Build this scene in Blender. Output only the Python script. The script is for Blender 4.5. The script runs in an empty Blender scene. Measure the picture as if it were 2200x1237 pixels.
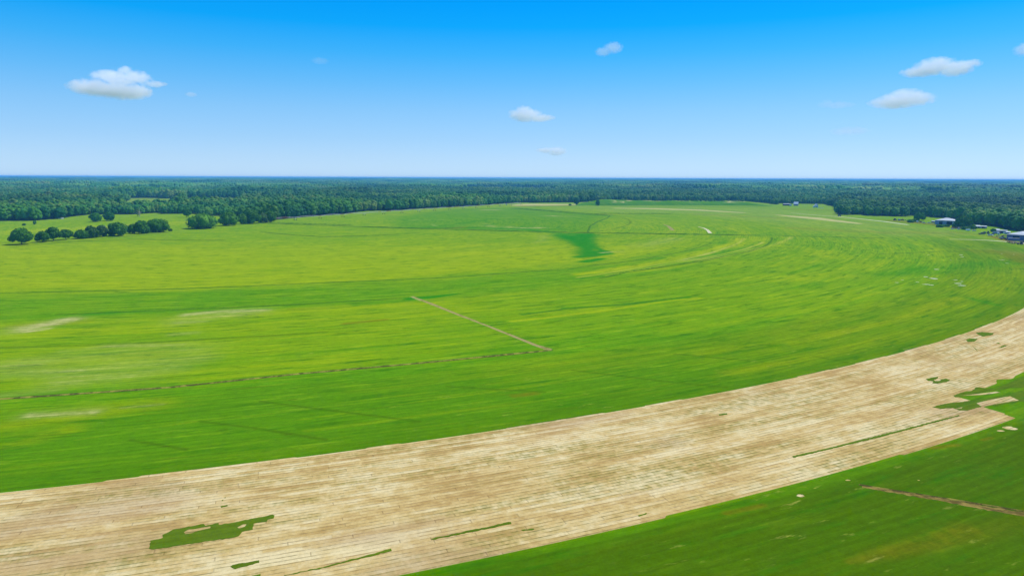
import bpy, bmesh, math, random
import numpy as np
from mathutils import Matrix, Vector
R = math.radians
random.seed(7)
rng = np.random.default_rng(11)
S = bpy.context.scene
COL = S.collection

# ------------------------------------------------------------------ camera
F, H = 1467.0, 60.0                      # focal length in photo pixels, eye height in metres
PITCH = math.atan((618.5 - 382.5) / F)
ROLL = math.atan(8.5 / 2200)
cd = bpy.data.cameras.new("camera"); cam = bpy.data.objects.new("camera", cd); COL.objects.link(cam)
cd.sensor_width = 36.0; cd.lens = 36.0 * F / 2200; cd.clip_start = 1.0; cd.clip_end = 80000.0
_cp, _sp, _c, _s = math.cos(PITCH), math.sin(PITCH), math.cos(ROLL), math.sin(ROLL)
_up = Vector((0, _sp, _cp)); _fw = Vector((0, _cp, -_sp)); _x = Vector((1, 0, 0))
_rt = _x * _c + _up * _s; _cu = _up * _c - _x * _s
m = Matrix.Identity(4)
for i in range(3):
    m[i][0], m[i][1], m[i][2] = _rt[i], _cu[i], -_fw[i]
m[2][3] = H
cam.matrix_world = m
S.camera = cam

# ------------------------------------------------------------------ sky, sun, exposure
SUN_AZ, SUN_EL = 60.0, 57.0              # azimuth clockwise from +Y
w = bpy.data.worlds.new("World"); S.world = w; w.use_nodes = True
nt = w.node_tree; nt.nodes.clear()
sky = nt.nodes.new('ShaderNodeTexSky'); sky.sky_type = 'NISHITA'; sky.sun_disc = False
sky.sun_elevation = R(SUN_EL); sky.sun_rotation = R(SUN_AZ); sky.altitude = 200
sky.air_density = 1.0; sky.dust_density = 0.35; sky.ozone_density = 4.0
bg = nt.nodes.new('ShaderNodeBackground'); bg.inputs['Strength'].default_value = 0.14
wo = nt.nodes.new('ShaderNodeOutputWorld')
# the photograph's film-like blue: the physical sky graded by height above the horizon
EXPO = 0.25
_raw = [(.0, (.785, .768, .604)), (.028, (.775, .856, .74)), (.054, (.664, .84, .85)), (.093, (.526, .751, .907)), (.130, (.42, .648, .896)), (.167, (.36, .576, .862)), (.203, (.312, .514, .817)), (.237, (.281, .47, .778)), (.6, (.15, .28, .60))]
_tgt = [(196, 226, 252), (182, 220, 252), (163, 212, 253), (138, 202, 253), (104, 190, 253), (64, 179, 253), (16, 167, 253), (4, 158, 252), (50, 136, 236)]
def _ramp(cols):
    r_ = nt.nodes.new('ShaderNodeValToRGB'); e_ = r_.color_ramp.elements
    while len(e_) < len(cols): e_.new(.5)
    for k, (p, c) in enumerate(cols): e_[k].position = p; e_[k].color = (*c, 1)
    return r_
def _l(c): return ((c / 255 + .055) / 1.055) ** 2.4 if c > 10 else c / 255 / 12.92
want = [(p, tuple(_l(c) / 2 ** EXPO for c in t_)) for (p, _), t_ in zip(_raw, _tgt)]
fac = [(p, tuple(.5 * a / b for a, b in zip(t_, r0))) for (p, t_), (_, r0) in zip(want, _raw)]
tcn = nt.nodes.new('ShaderNodeTexCoord'); sx = nt.nodes.new('ShaderNodeSeparateXYZ'); nt.links.new(tcn.outputs['Generated'], sx.inputs[0])
rw, rf_ = _ramp(want), _ramp(fac)
nt.links.new(sx.outputs[2], rw.inputs[0]); nt.links.new(sx.outputs[2], rf_.inputs[0])
mu = nt.nodes.new('ShaderNodeVectorMath'); mu.operation = 'MULTIPLY'; nt.links.new(sky.outputs[0], mu.inputs[0]); nt.links.new(rf_.outputs[0], mu.inputs[1])
m2 = nt.nodes.new('ShaderNodeVectorMath'); m2.operation = 'SCALE'; nt.links.new(mu.outputs[0], m2.inputs[0]); m2.inputs[3].default_value = 2.0
m3 = nt.nodes.new('ShaderNodeVectorMath'); m3.operation = 'SCALE'; nt.links.new(rw.outputs[0], m3.inputs[0]); m3.inputs[3].default_value = 1 / .14
mx = nt.nodes.new('ShaderNodeMix'); mx.data_type = 'RGBA'; mx.inputs[0].default_value = .62
nt.links.new(m2.outputs[0], mx.inputs[6]); nt.links.new(m3.outputs[0], mx.inputs[7])
nt.links.new(mx.outputs[2], bg.inputs[0]); nt.links.new(bg.outputs[0], wo.inputs[0])
sd = bpy.data.lights.new("sun", 'SUN'); sd.energy = 4.2; sd.angle = R(0.5); sd.color = (1.0, 0.965, 0.91)
sun = bpy.data.objects.new("sun", sd); COL.objects.link(sun)
sdir = Vector((math.sin(R(SUN_AZ)) * math.cos(R(SUN_EL)), math.cos(R(SUN_AZ)) * math.cos(R(SUN_EL)), math.sin(R(SUN_EL))))
sun.rotation_euler = sdir.to_track_quat('Z', 'Y').to_euler(); sun.location = (0, 0, 500)
vs = S.view_settings
S.display_settings.display_device = 'sRGB'
vs.view_transform = 'Standard'; vs.look = 'None'; vs.gamma = 1.0; vs.use_curve_mapping = False; vs.exposure = EXPO
cy = S.cycles
cy.max_bounces = 26; cy.diffuse_bounces = 2; cy.glossy_bounces = 2; cy.volume_bounces = 24; cy.transparent_max_bounces = 8
cy.use_denoising = True
cy.volume_step_rate = 1.0; cy.volume_max_steps = 128
cy.sample_clamp_indirect = 4.0

# ------------------------------------------------------------------ helpers
PIV = np.array([-330.0, 925.0])          # the pivot every sod row bends round

def G(x, y):
    "where the line of sight through photo pixel (x, y) meets the ground (surveying aid, used once at build time)"
    u, v = x - 1100, y - 618.5
    u, v = u * _c + v * _s, -u * _s + v * _c
    dx, dy, dz = u, F * _cp - v * _sp, -F * _sp - v * _cp
    t = -H / dz
    return dx * t, dy * t

def proj(X, Y, Z=0.0):
    X = np.asarray(X, float); Y = np.asarray(Y, float); Zr = Z - H
    a = X; b = Y * _cp - Zr * _sp; c = Y * _sp + Zr * _cp
    b = np.maximum(b, 1e-3)
    u, v = a / b * F, -c / b * F
    return u * _c - v * _s + 1100, u * _s + v * _c + 618.5

def polar(p):
    dx, dy = p[0] - PIV[0], p[1] - PIV[1]
    return math.hypot(dx, dy), math.atan2(dy, dx)

def unpolar(r, a):
    return PIV[0] + r * np.cos(a), PIV[1] + r * np.sin(a)

def tag(o, label=None, cat=None, group=None, kind=None):
    if label: o['label'] = label
    if cat: o['category'] = cat
    if group: o['group'] = group
    if kind: o['kind'] = kind
    return o

def link(name, me, mats=(), parent=None, loc=None, rz=0.0):
    o = bpy.data.objects.new(name, me); COL.objects.link(o)
    if me is not None:
        for mt in mats:
            if mt.name not in [x.name for x in me.materials if x]: me.materials.append(mt)
    if parent is not None: o.parent = parent
    if loc is not None: o.location = loc
    if rz: o.rotation_euler = (0, 0, rz)
    return o

def empty(name, loc, rz=0.0):
    o = bpy.data.objects.new(name, None); COL.objects.link(o); o.location = loc; o.rotation_euler = (0, 0, rz)
    o.empty_display_size = 1.0
    return o

def grid_mesh(name, V, nu, nv, wrap=False):
    "V is (nu*nv,3); quads between neighbours"
    i, j = np.meshgrid(np.arange(nu - 1), np.arange(nv - 1), indexing='ij')
    a = (i * nv + j).ravel()
    q = np.stack([a, a + nv, a + nv + 1, a + 1], 1).astype(np.int32)
    return quads_mesh(name, V, q)

def quads_mesh(name, V, q, smooth=False):
    k = q.shape[1]
    me = bpy.data.meshes.new(name)
    me.vertices.add(len(V)); me.vertices.foreach_set('co', np.ascontiguousarray(V, np.float32).ravel())
    me.loops.add(q.size); me.loops.foreach_set('vertex_index', q.ravel().astype(np.int32))
    me.polygons.add(len(q)); me.polygons.foreach_set('loop_start', np.arange(0, q.size, k, dtype=np.int32))
    if smooth: me.polygons.foreach_set('use_smooth', np.ones(len(q), bool))
    me.update(calc_edges=True); me.validate()
    return me

class MB:
    "collects boxes, prisms and tubes into one mesh"
    def __init__(s): s.v = []; s.f = []
    def add(s, v, f):
        n = len(s.v); s.v += [tuple(p) for p in v]; s.f += [tuple(i + n for i in q) for q in f]; return s
    def box(s, x0, x1, y0, y1, z0, z1):
        v = [(x, y, z) for z in (z0, z1) for x, y in ((x0, y0), (x1, y0), (x1, y1), (x0, y1))]
        return s.add(v, [(3, 2, 1, 0), (4, 5, 6, 7), (0, 1, 5, 4), (1, 2, 6, 5), (2, 3, 7, 6), (3, 0, 4, 7)])
    def prism(s, prof, y0, y1):
        "profile of (x,z) points swept along y"
        n = len(prof); v = [(x, y0, z) for x, z in prof] + [(x, y1, z) for x, z in prof]
        return s.add(v, [tuple(range(n))[::-1] and tuple(range(n)), tuple(range(2 * n - 1, n - 1, -1))] +
                     [(i, n + i, n + (i + 1) % n, (i + 1) % n) for i in range(n)])
    def tube(s, pts, rad, n=6):
        pts = [Vector(p) for p in pts]
        if not hasattr(rad, '__len__'): rad = [rad] * len(pts)
        vv = []
        for i, p in enumerate(pts):
            d = (pts[min(i + 1, len(pts) - 1)] - pts[max(i - 1, 0)]).normalized()
            a = d.orthogonal().normalized() if abs(d.z) > .9 else d.cross(Vector((0, 0, 1))).normalized()
            b = d.cross(a)
            for k in range(n):
                t = 2 * math.pi * k / n; vv.append(p + (a * math.cos(t) + b * math.sin(t)) * rad[i])
        ff = [tuple(range(n))[::-1], tuple(range((len(pts) - 1) * n, len(pts) * n))]
        for i in range(len(pts) - 1):
            for k in range(n):
                ff.append((i * n + k, i * n + (k + 1) % n, (i + 1) * n + (k + 1) % n, (i + 1) * n + k))
        return s.add(vv, ff)
    def build(s, name, mat, parent=None, bevel=0.0, loc=None, rz=0.0):
        me = bpy.data.meshes.new(name); me.from_pydata(s.v, [], s.f)
        bm = bmesh.new(); bm.from_mesh(me)
        bmesh.ops.recalc_face_normals(bm, faces=bm.faces[:])
        if bevel: bmesh.ops.bevel(bm, geom=[e for e in bm.edges], offset=bevel, segments=2, profile=.6, affect='EDGES')
        bm.to_mesh(me); bm.free(); me.update()
        return link(name, me, [mat], parent, loc, rz)

# ---- value noise in numpy
def vnoise(x, y, seed=0):
    xi = np.floor(x).astype(np.int64); yi = np.floor(y).astype(np.int64)
    fx = x - xi; fy = y - yi; fx = fx * fx * (3 - 2 * fx); fy = fy * fy * (3 - 2 * fy)
    def h(a, b):
        n = (a * 374761393 + b * 668265263 + seed * 974711) & 0xffffffff
        n = ((n ^ (n >> 13)) * 1274126177) & 0xffffffff
        return ((n ^ (n >> 16)) & 0xffff) / 65535.0
    return (h(xi, yi) * (1 - fx) + h(xi + 1, yi) * fx) * (1 - fy) + (h(xi, yi + 1) * (1 - fx) + h(xi + 1, yi + 1) * fx) * fy

def fbm(x, y, seed=0, o=4):
    s = 0; a = 1; t = 0
    for k in range(o):
        s = s + a * vnoise(x * 2 ** k + 17.3 * k, y * 2 ** k - 9.1 * k, seed + k); t += a; a *= .5
    return s / t

def relief(X, Y):
    "gentle swells of the land far away; flat where the farm lies"
    d = np.hypot(X, Y)
    k = np.clip((d - 3500) / 5000, 0, 1)
    return k * 16 * fbm(X / 2600, Y / 2600, 5, 3)

# ---- shader helpers
class NT:
    def __init__(s, name):
        s.m = bpy.data.materials.new(name); s.m.use_nodes = True; s.t = s.m.node_tree; s.t.nodes.clear()
        s.out = s.n('ShaderNodeOutputMaterial')
    def n(s, t, **k):
        o = s.t.nodes.new(t)
        for a, b in k.items(): setattr(o, a, b)
        return o
    def put(s, sock, v):
        if isinstance(v, bpy.types.NodeSocket): s.t.links.new(v, sock)
        elif isinstance(v, tuple) and len(v) == 3 and sock.type == 'RGBA': sock.default_value = (*v, 1)
        else: sock.default_value = v
    def math(s, op, a, b=None, c=None, clamp=False):
        o = s.n('ShaderNodeMath', operation=op, use_clamp=clamp); s.put(o.inputs[0], a)
        if b is not None: s.put(o.inputs[1], b)
        if c is not None: s.put(o.inputs[2], c)
        return o.outputs[0]
    def vec(s, x, y, z=0.0):
        o = s.n('ShaderNodeCombineXYZ'); s.put(o.inputs[0], x); s.put(o.inputs[1], y); s.put(o.inputs[2], z); return o.outputs[0]
    def noise(s, v, scale=1.0, detail=3.0, rough=.55, dist=0.0):
        o = s.n('ShaderNodeTexNoise'); s.put(o.inputs['Vector'], v); o.inputs['Scale'].default_value = scale
        o.inputs['Detail'].default_value = detail; o.inputs['Roughness'].default_value = rough; o.inputs['Distortion'].default_value = dist
        return o.outputs[0]
    def white(s, v):
        o = s.n('ShaderNodeTexWhiteNoise', noise_dimensions='3D'); s.put(o.inputs['Vector'], v); return o.outputs[0]
    def mix(s, f, a, b, mode='MIX'):
        o = s.n('ShaderNodeMix', data_type='RGBA', blend_type=mode); s.put(o.inputs[0], f); s.put(o.inputs[6], a); s.put(o.inputs[7], b); return o.outputs[2]
    def mapr(s, v, a, b, c=0.0, d=1.0, smooth=False):
        o = s.n('ShaderNodeMapRange'); o.interpolation_type = 'SMOOTHSTEP' if smooth else 'LINEAR'
        s.put(o.inputs[0], v)
        for i, q in enumerate((a, b, c, d)): s.put(o.inputs[i + 1], q)
        return o.outputs[0]
    def bsdf(s, col, rough=.9, spec=.1, metal=0.0, normal=None):
        o = s.n('ShaderNodeBsdfPrincipled'); s.put(o.inputs['Base Color'], col); s.put(o.inputs['Roughness'], rough)
        o.inputs['Specular IOR Level'].default_value = spec; o.inputs['Metallic'].default_value = metal
        if normal is not None: s.put(o.inputs['Normal'], normal)
        s.t.links.new(o.outputs[0], s.out.inputs[0]); return o
    def polar(s):
        "radius and arc length about the pivot"
        g = s.n('ShaderNodeNewGeometry'); sp = s.n('ShaderNodeSeparateXYZ'); s.t.links.new(g.outputs['Position'], sp.inputs[0])
        dx = s.math('SUBTRACT', sp.outputs[0], float(PIV[0])); dy = s.math('SUBTRACT', sp.outputs[1], float(PIV[1]))
        r = s.math('SQRT', s.math('ADD', s.math('MULTIPLY', dx, dx), s.math('MULTIPLY', dy, dy)))
        a = s.math('MULTIPLY', s.math('ARCTAN2', dy, dx), 850.0)
        return r, a, g.outputs['Position']

def lin(r, g, b, k=1.0):
    return tuple((((c / 255 + .055) / 1.055) ** 2.4 if c > 10 else c / 255 / 12.92) * k for c in (r, g, b))

# grass colours (albedo)
KG = 0.56
GR_MID = lin(106, 166, 0, KG); GR_DEEP = lin(26, 148, 0, KG); GR_YEL = lin(184, 200, 0, KG); GR_DARK = lin(82, 112, 0, KG)
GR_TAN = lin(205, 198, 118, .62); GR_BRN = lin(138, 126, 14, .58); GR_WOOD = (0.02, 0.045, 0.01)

def grass_material(name, far=False):
    t = NT(name); r, a, P = t.polar()
    at = t.n('ShaderNodeAttribute', attribute_name='coverA'); sA = t.n('ShaderNodeSeparateColor'); t.t.links.new(at.outputs[0], sA.inputs[0])
    bt = t.n('ShaderNodeAttribute', attribute_name='coverB'); sB = t.n('ShaderNodeSeparateColor'); t.t.links.new(bt.outputs[0], sB.inputs[0])
    yel, lush, tan = sA.outputs; brn, dark, wood = sB.outputs
    # mower stripes and growth streaks bend round the pivot
    st1 = t.noise(t.vec(t.math('MULTIPLY', r, .30), t.math('MULTIPLY', a, .012)), 1, 4, .6)
    st2 = t.noise(t.vec(t.math('MULTIPLY', r, .055), t.math('MULTIPLY', a, .006), 3.0), 1, 4, .6)
    st3 = t.noise(t.vec(t.math('MULTIPLY', r, 1.2), t.math('MULTIPLY', a, .05), 7.0), 1, 3, .6)
    sp = t.noise(P, .35, 4, .65)
    fine = t.noise(P, 2.2, 3, .7)
    clump = t.noise(P, .03, 4, .6)
    y = t.math('ADD', yel, t.math('MULTIPLY', t.math('SUBTRACT', st2, .5), .8))
    st4 = t.noise(t.vec(t.math('MULTIPLY', r, .11), t.math('MULTIPLY', a, .0022), 11.0), 1, 5, .68)
    y = t.math('ADD', y, t.math('MULTIPLY', t.math('SUBTRACT', st4, .5), .75))
    y = t.math('ADD', y, t.math('MULTIPLY', t.math('SUBTRACT', st1, .5), 1.1))
    y = t.math('ADD', y, t.math('MULTIPLY', t.math('SUBTRACT', clump, .5), .5), clamp=True)
    c = t.mix(y, GR_MID, GR_YEL)
    c = t.mix(dark, c, GR_DARK)
    st5 = t.noise(t.vec(t.math('MULTIPLY', r, .26), t.math('MULTIPLY', a, .042), 21.0), 1, 5, .68)
    st6 = t.noise(t.vec(t.math('MULTIPLY', r, .34), t.math('MULTIPLY', a, .035), 31.0), 1, 5, .7)
    c = t.mix(t.mapr(st5, .50, .72, 0, .85, True), c, t.mix(.5, GR_DARK, GR_DEEP))
    c = t.mix(t.math('MULTIPLY', t.mapr(st6, .54, .76, 0, .62, True), t.mapr(dark, 0, .5, 1, .18)), c, lin(190, 204, 40, .62))
    dk = t.mapr(t.math('ADD', t.math('MULTIPLY', st1, .6), t.math('MULTIPLY', st3, .4)), .44, .34, 0, .55)
    c = t.mix(t.math('MULTIPLY', dk, .7), c, GR_DARK)
    c = t.mix(lush, c, GR_DEEP)
    bk = t.math('ADD', brn, t.math('MULTIPLY', t.math('SUBTRACT', sp, .5), t.math('MULTIPLY', brn, 2.2)), clamp=True)
    c = t.mix(bk, c, GR_BRN)
    nn = t.math('ADD', t.math('MULTIPLY', st3, .35), t.math('ADD', t.math('MULTIPLY', st1, .45), t.math('MULTIPLY', sp, .2)))
    tn = t.mapr(t.math('ADD', t.math('MULTIPLY', tan, 1.5), t.math('MULTIPLY', t.math('SUBTRACT', nn, .5), 3.4)), .45, 1.35, 0, .8, True)
    tn = t.math('ADD', t.math('MULTIPLY', tn, t.mapr(tan, .0, .12, 0, 1)), t.math('MULTIPLY', tan, .35), clamp=True)
    c = t.mix(tn, c, GR_TAN)
    fl = t.noise(t.vec(t.math('MULTIPLY', r, .5), t.math('MULTIPLY', a, .11), 51.0), 1, 4, .7)
    zone = t.noise(t.vec(t.math('MULTIPLY', r, .02), t.math('MULTIPLY', a, .008), 61.0), 1, 3, .6)
    c = t.mix(t.math('MULTIPLY', t.mapr(fl, .60, .74, 0, .65, True), t.mapr(zone, .45, .65, .1, 1, True)), c, lin(196, 190, 84, .6))
    c = t.mix(t.math('MULTIPLY', t.mapr(fl, .40, .27, 0, .6, True), t.mapr(zone, .58, .42, .15, 1, True)), c, lin(84, 96, 8, .55))
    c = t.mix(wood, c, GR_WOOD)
    br = t.math('ADD', .22, t.math('ADD', t.math('ADD', t.math('MULTIPLY', st3, .44), t.math('MULTIPLY', st5, -.1)), t.math('ADD', t.math('MULTIPLY', st6, .40), t.math('ADD', t.math('MULTIPLY', fine, .50), t.math('MULTIPLY', sp, .36)))))
    tuft = t.noise(t.vec(t.math('MULTIPLY', r, .9), t.math('MULTIPLY', a, .5), 41.0), 1, 4, .7)
    br = t.math('ADD', br, t.math('MULTIPLY', t.math('SUBTRACT', tuft, .5), .55))
    mow = t.math('SINE', t.math('MULTIPLY', t.math('ADD', r, t.math('MULTIPLY', st2, 3.0)), 2.7))
    br = t.math('MULTIPLY', br, t.math('ADD', 1.0, t.math('MULTIPLY', mow, .05)))
    o = t.n('ShaderNodeVectorMath', operation='SCALE'); t.put(o.inputs[0], c); t.put(o.inputs[3], br)
    bp = t.n('ShaderNodeBump'); bp.inputs['Strength'].default_value = .25; bp.inputs['Distance'].default_value = .12
    t.put(bp.inputs['Height'], t.math('ADD', fine, st3))
    t.bsdf(o.outputs[0], .95, .0, normal=bp.outputs[0])
    return t.m

def soil_material():
    t = NT('soil'); r, a, P = t.polar()
    W = 1.1
    wob = t.math('MULTIPLY', t.math('SUBTRACT', t.noise(t.vec(t.math('MULTIPLY', r, .2), t.math('MULTIPLY', a, .03), 2.0), 1, 3, .6), .5), .55)
    q = t.math('DIVIDE', t.math('ADD', r, wob), W); row = t.math('FLOOR', q); f = t.math('SUBTRACT', q, row)
    rn = t.white(t.vec(row, 3.0, 1.0))
    blk = t.math('FLOOR', t.math('ADD', t.math('DIVIDE', a, 7.0), t.math('MULTIPLY', rn, 37.0)))
    bn = t.white(t.vec(row, blk, 2.0))
    big = t.noise(t.vec(t.math('MULTIPLY', r, .075), t.math('MULTIPLY', a, .045)), 1, 5, .62)
    rowi = t.noise(t.vec(t.math('MULTIPLY', row, .45), t.math('MULTIPLY', a, .06), 5.0), 1, 4, .62)
    fine = t.noise(P, 1.6, 4, .7); mid = t.noise(P, .45, 4, .62)
    v = t.math('ADD', t.math('MULTIPLY', big, .9), t.math('ADD', t.math('MULTIPLY', rowi, .75), t.math('MULTIPLY', mid, .5)))
    v = t.math('ADD', v, t.math('MULTIPLY', t.math('SUBTRACT', bn, .5), .14))
    v = t.math('ADD', v, t.math('MULTIPLY', t.math('SUBTRACT', rn, .5), .20))
    lo = lin(202, 164, 92, .69); mi = lin(226, 192, 118, .71); hi = lin(246, 222, 160, .73)
    c = t.mix(t.mapr(v, .82, 1.06, 0, 1, True), lo, mi)
    c = t.mix(t.mapr(v, 1.0, 1.3, 0, .9, True), c, hi)
    # moist, purplish-brown areas
    wet = t.noise(t.vec(t.math('MULTIPLY', r, .05), t.math('MULTIPLY', a, .02), 9.0), 1, 3, .5)
    c = t.mix(t.mapr(wet, .54, .70, 0, .5, True), c, lin(206, 170, 118, .66))
    # regrowth between the cut rolls
    gn = t.noise(t.vec(t.math('MULTIPLY', row, .16), t.math('MULTIPLY', a, .018), 1.0), 1, 4, .65)
    gf = t.noise(t.vec(t.math('MULTIPLY', row, 1.0), t.math('MULTIPLY', a, .35), 8.0), 1, 3, .7)
    g = t.math('MULTIPLY', t.mapr(gn, .42, .66, 0, .9, True), t.mapr(gf, .40, .62, 0, 1, True))
    c = t.mix(t.math('MULTIPLY', g, .6), c, lin(160, 150, 56, .62))
    # thin ribbon left between neighbouring cuts
    ln = t.math('MULTIPLY', t.mapr(f, .0, .10, 0, 1, True), t.mapr(f, .36, .22, 0, 1, True))
    lk = t.noise(t.vec(row, t.math('MULTIPLY', a, .13), 4.0), 1, 4, .75)
    ln = t.math('MULTIPLY', ln, t.math('ADD', t.mapr(lk, .38, .62, .04, .9, True), t.math('MULTIPLY', g, .6)), clamp=True)
    ln = t.math('MULTIPLY', ln, .75); c = t.mix(ln, c, t.mix(t.mapr(gn, .38, .6, 0, 1), lin(166, 132, 84, .62), lin(118, 118, 40, .6)))
    # cross cuts at roll ends
    ff = t.math('FRACT', t.math('ADD', t.math('DIVIDE', a, 7.0), t.math('MULTIPLY', rn, 37.0)))
    cr = t.math('MULTIPLY', t.mapr(ff, .035, .02, 0, 1), t.mapr(t.white(t.vec(row, blk, 6.0)), .78, .86, 0, .4))
    c = t.mix(cr, c, lin(110, 86, 50, .6))
    sc = t.math('ADD', .64, t.math('MULTIPLY', fine, .6))
    o = t.n('ShaderNodeVectorMath', operation='SCALE'); t.put(o.inputs[0], c); t.put(o.inputs[3], sc)
    bp = t.n('ShaderNodeBump'); bp.inputs['Strength'].default_value = .35; bp.inputs['Distance'].default_value = .1
    t.put(bp.inputs['Height'], t.math('SUBTRACT', fine, ln))
    t.bsdf(o.outputs[0], .95, .05, normal=bp.outputs[0])
    return t.m

def simple(name, col, rough=.8, spec=.2, metal=0.0, var=.25, scale=1.0, col2=None, thr=(.4, .6), objcol=False):
    t = NT(name); g = t.n('ShaderNodeNewGeometry'); n = t.noise(g.outputs['Position'], scale, 4, .6)
    base = col
    if objcol:
        oi = t.n('ShaderNodeObjectInfo'); base = oi.outputs['Color']
    c = t.mix(t.mapr(n, *thr), base, col2) if col2 else base
    n2 = t.noise(g.outputs['Position'], scale * 6, 3, .6)
    o = t.n('ShaderNodeVectorMath', operation='SCALE'); t.put(o.inputs[0], c); t.put(o.inputs[3], t.mapr(n2, 0, 1, 1 - var, 1 + var))
    t.bsdf(o.outputs[0], rough, spec, metal); return t.m

def foliage_material(name, cols, var=1.0):
    "tint changes from tree to tree and from leaf clump to leaf clump"
    t = NT(name); oi = t.n('ShaderNodeObjectInfo'); g = t.n('ShaderNodeNewGeometry')
    cr = t.n('ShaderNodeValToRGB'); e = cr.color_ramp.elements
    while len(e) < len(cols): e.new(.5)
    for i, c in enumerate(cols): e[i].position = i / (len(cols) - 1); e[i].color = (*c, 1)
    n = t.noise(g.outputs['Position'], .0045, 4, .6)
    t.put(cr.inputs[0], t.math('ADD', t.math('MULTIPLY', oi.outputs['Random'], .62), t.math('MULTIPLY', t.math('SUBTRACT', n, .42), 2.2), clamp=True))
    leaf = t.noise(g.outputs['Position'], 1.1, 4, .7); mac = t.noise(g.outputs['Position'], .0011, 4, .65)
    o = t.n('ShaderNodeVectorMath', operation='SCALE'); t.put(o.inputs[0], cr.outputs[0]); t.put(o.inputs[3], t.mapr(leaf, .3, .7, .7, 1.45))
    o2 = t.n('ShaderNodeVectorMath', operation='SCALE'); t.put(o2.inputs[0], o.outputs[0]); t.put(o2.inputs[3], t.mapr(mac, .35, .65, .62, 1.5)); t.bsdf(o2.outputs[0], .75, .12)
    return t.m

M = {}
M['grass'] = grass_material('turf_grass')
M['soil'] = soil_material()
M['foliage'] = foliage_material('foliage', [(.010, .085, .012), (.026, .125, .012), (.048, .165, .010), (.090, .19, .014), (.14, .20, .03)])
M['foliage_near'] = foliage_material('foliage_oak', [(.036, .14, .004), (.052, .17, .005), (.075, .20, .007)])
M['foliage_light'] = foliage_material('foliage_pale', [(.05, .14, .012), (.07, .16, .02), (.09, .17, .03)])
M['bark'] = simple('bark', (.12, .09, .06), .9, .1, scale=3, var=.4)
M['bark_pale'] = simple('bark_pale', (.45, .38, .26), .9, .1, scale=3, var=.3)
M['roof'] = simple('metal_roofing', (.50, .53, .54), .45, .4, .0, .08, .6)
M['roof_white'] = simple('white_roofing', (.46, .46, .42), .5, .3, .0, .08, .6)
M['siding'] = simple('grey_siding', (.27, .30, .36), .6, .3, .0, .15, .5)
M['siding_violet'] = simple('violet_grey_siding', (.17, .16, .27), .6, .3, .0, .15, .5)
M['siding_white'] = simple('white_siding', (.75, .74, .70), .6, .3, .0, .1, .5)
M['opening'] = simple('dark_opening', (.015, .018, .022), .8, .1)  # near-black; on openings it carries the shade of the inside as colour
M['glass'] = simple('window_glass', (.02, .03, .04), .08, .6, var=.05)
M['rubber'] = simple('rubber', (.02, .02, .02), .9, .1, scale=4)
M['steel'] = simple('galvanised_steel', (.45, .46, .46), .45, .5, .3, .2, .05, (.34, .17, .09), (.50, .62))
M['steel_dark'] = simple('dark_steel', (.06, .06, .06), .6, .3)
M['rust'] = simple('rusty_steel', (.36, .13, .05), .8, .2, .0, .3, 1.2, (.5, .26, .12))
M['paint'] = simple('vehicle_paint', (.5, .5, .5), .35, .5, .0, .08, 1.0, objcol=True)
M['dirt'] = simple('dry_dirt', lin(184, 164, 96, .60), .95, .05, var=.25, scale=.2, col2=lin(140, 140, 50, .55), thr=(.52, .66))
M['gravel'] = simple('pale_gravel', lin(232, 222, 176, .66), .95, .05, var=.15, scale=.1)
M['caliche'] = simple('pale_bare_soil', (.44, .46, .30), .9, .1, var=.15, scale=.5)

# ------------------------------------------------------------------ ground sheet, dense where it lies near the viewer
na = 960
ang = np.concatenate([np.linspace(-180, -46, 40)[:-1], np.linspace(-46, 46, na), np.linspace(46, 180, 40)[1:]])
rad = np.concatenate([[0.5, 30.0], np.geomspace(60, 3200, 800), np.geomspace(3200, 27000, 70)[1:]])
A_, R_ = np.meshgrid(np.radians(ang), rad, indexing='ij')
GX = (R_ * np.sin(A_)).ravel(); GY = (R_ * np.cos(A_)).ravel()

def smooth(x, a, b):
    t = np.clip((x - a) / (b - a), 0, 1); return t * t * (3 - 2 * t)

PR = np.hypot(GX - PIV[0], GY - PIV[1]); PT = np.arctan2(GY - PIV[1], GX - PIV[0])
DIST = np.hypot(GX, GY)
A0 = np.zeros((len(GX), 3)); B0 = np.zeros((len(GX), 3))    # A: yellow, lush, tan   B: brown, dark, wood floor
warp = fbm(PR / 14, PT * 850 / 60, 21, 4)
warp2 = fbm(GX / 60, GY / 60, 33, 4)
u_, v_ = proj(GX, GY)
left = smooth(PT, R(-52), R(-75)) * 1.0
# broad zones of the pivot field, with grazing-view brightening painted in
inner = smooth(PR, 588, 570)
A0[:, 0] += .30 * smooth(DIST, 150, 330)  # yellower away from the eye: partly grazing-view brightening put into the colour
A0[:, 0] += inner * (.40 - .30 * smooth(GY, 560, 680)) * smooth(GX, 560, 300)
A0[:, 0] += .25 * smooth(PR, 585, 600) * smooth(PR, 645, 632) * 0.3
A0[:, 0] -= .25 * smooth(PR, 588, 600) * smooth(PR, 660, 640) * smooth(GY, 800, 600)
A0[:, 0] += .22 * smooth(PR, 650, 665) * smooth(PR, 775, 760) * smooth(GX, 10, -60)
nearside = smooth(GY, 800, 600)
B0[:, 1] += .30 * smooth(PR, 772, 790) * (1 - left * .4) * nearside
B0[:, 1] += .62 * smooth(PR, 884, 892) * smooth(DIST, 500, 300)
B0[:, 1] += .18 * smooth(PR, 812, 834) * smooth(PR, 840, 835)
A0[:, 1] += .0 * smooth(PR, 884, 892) * smooth(DIST, 500, 300)
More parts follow.
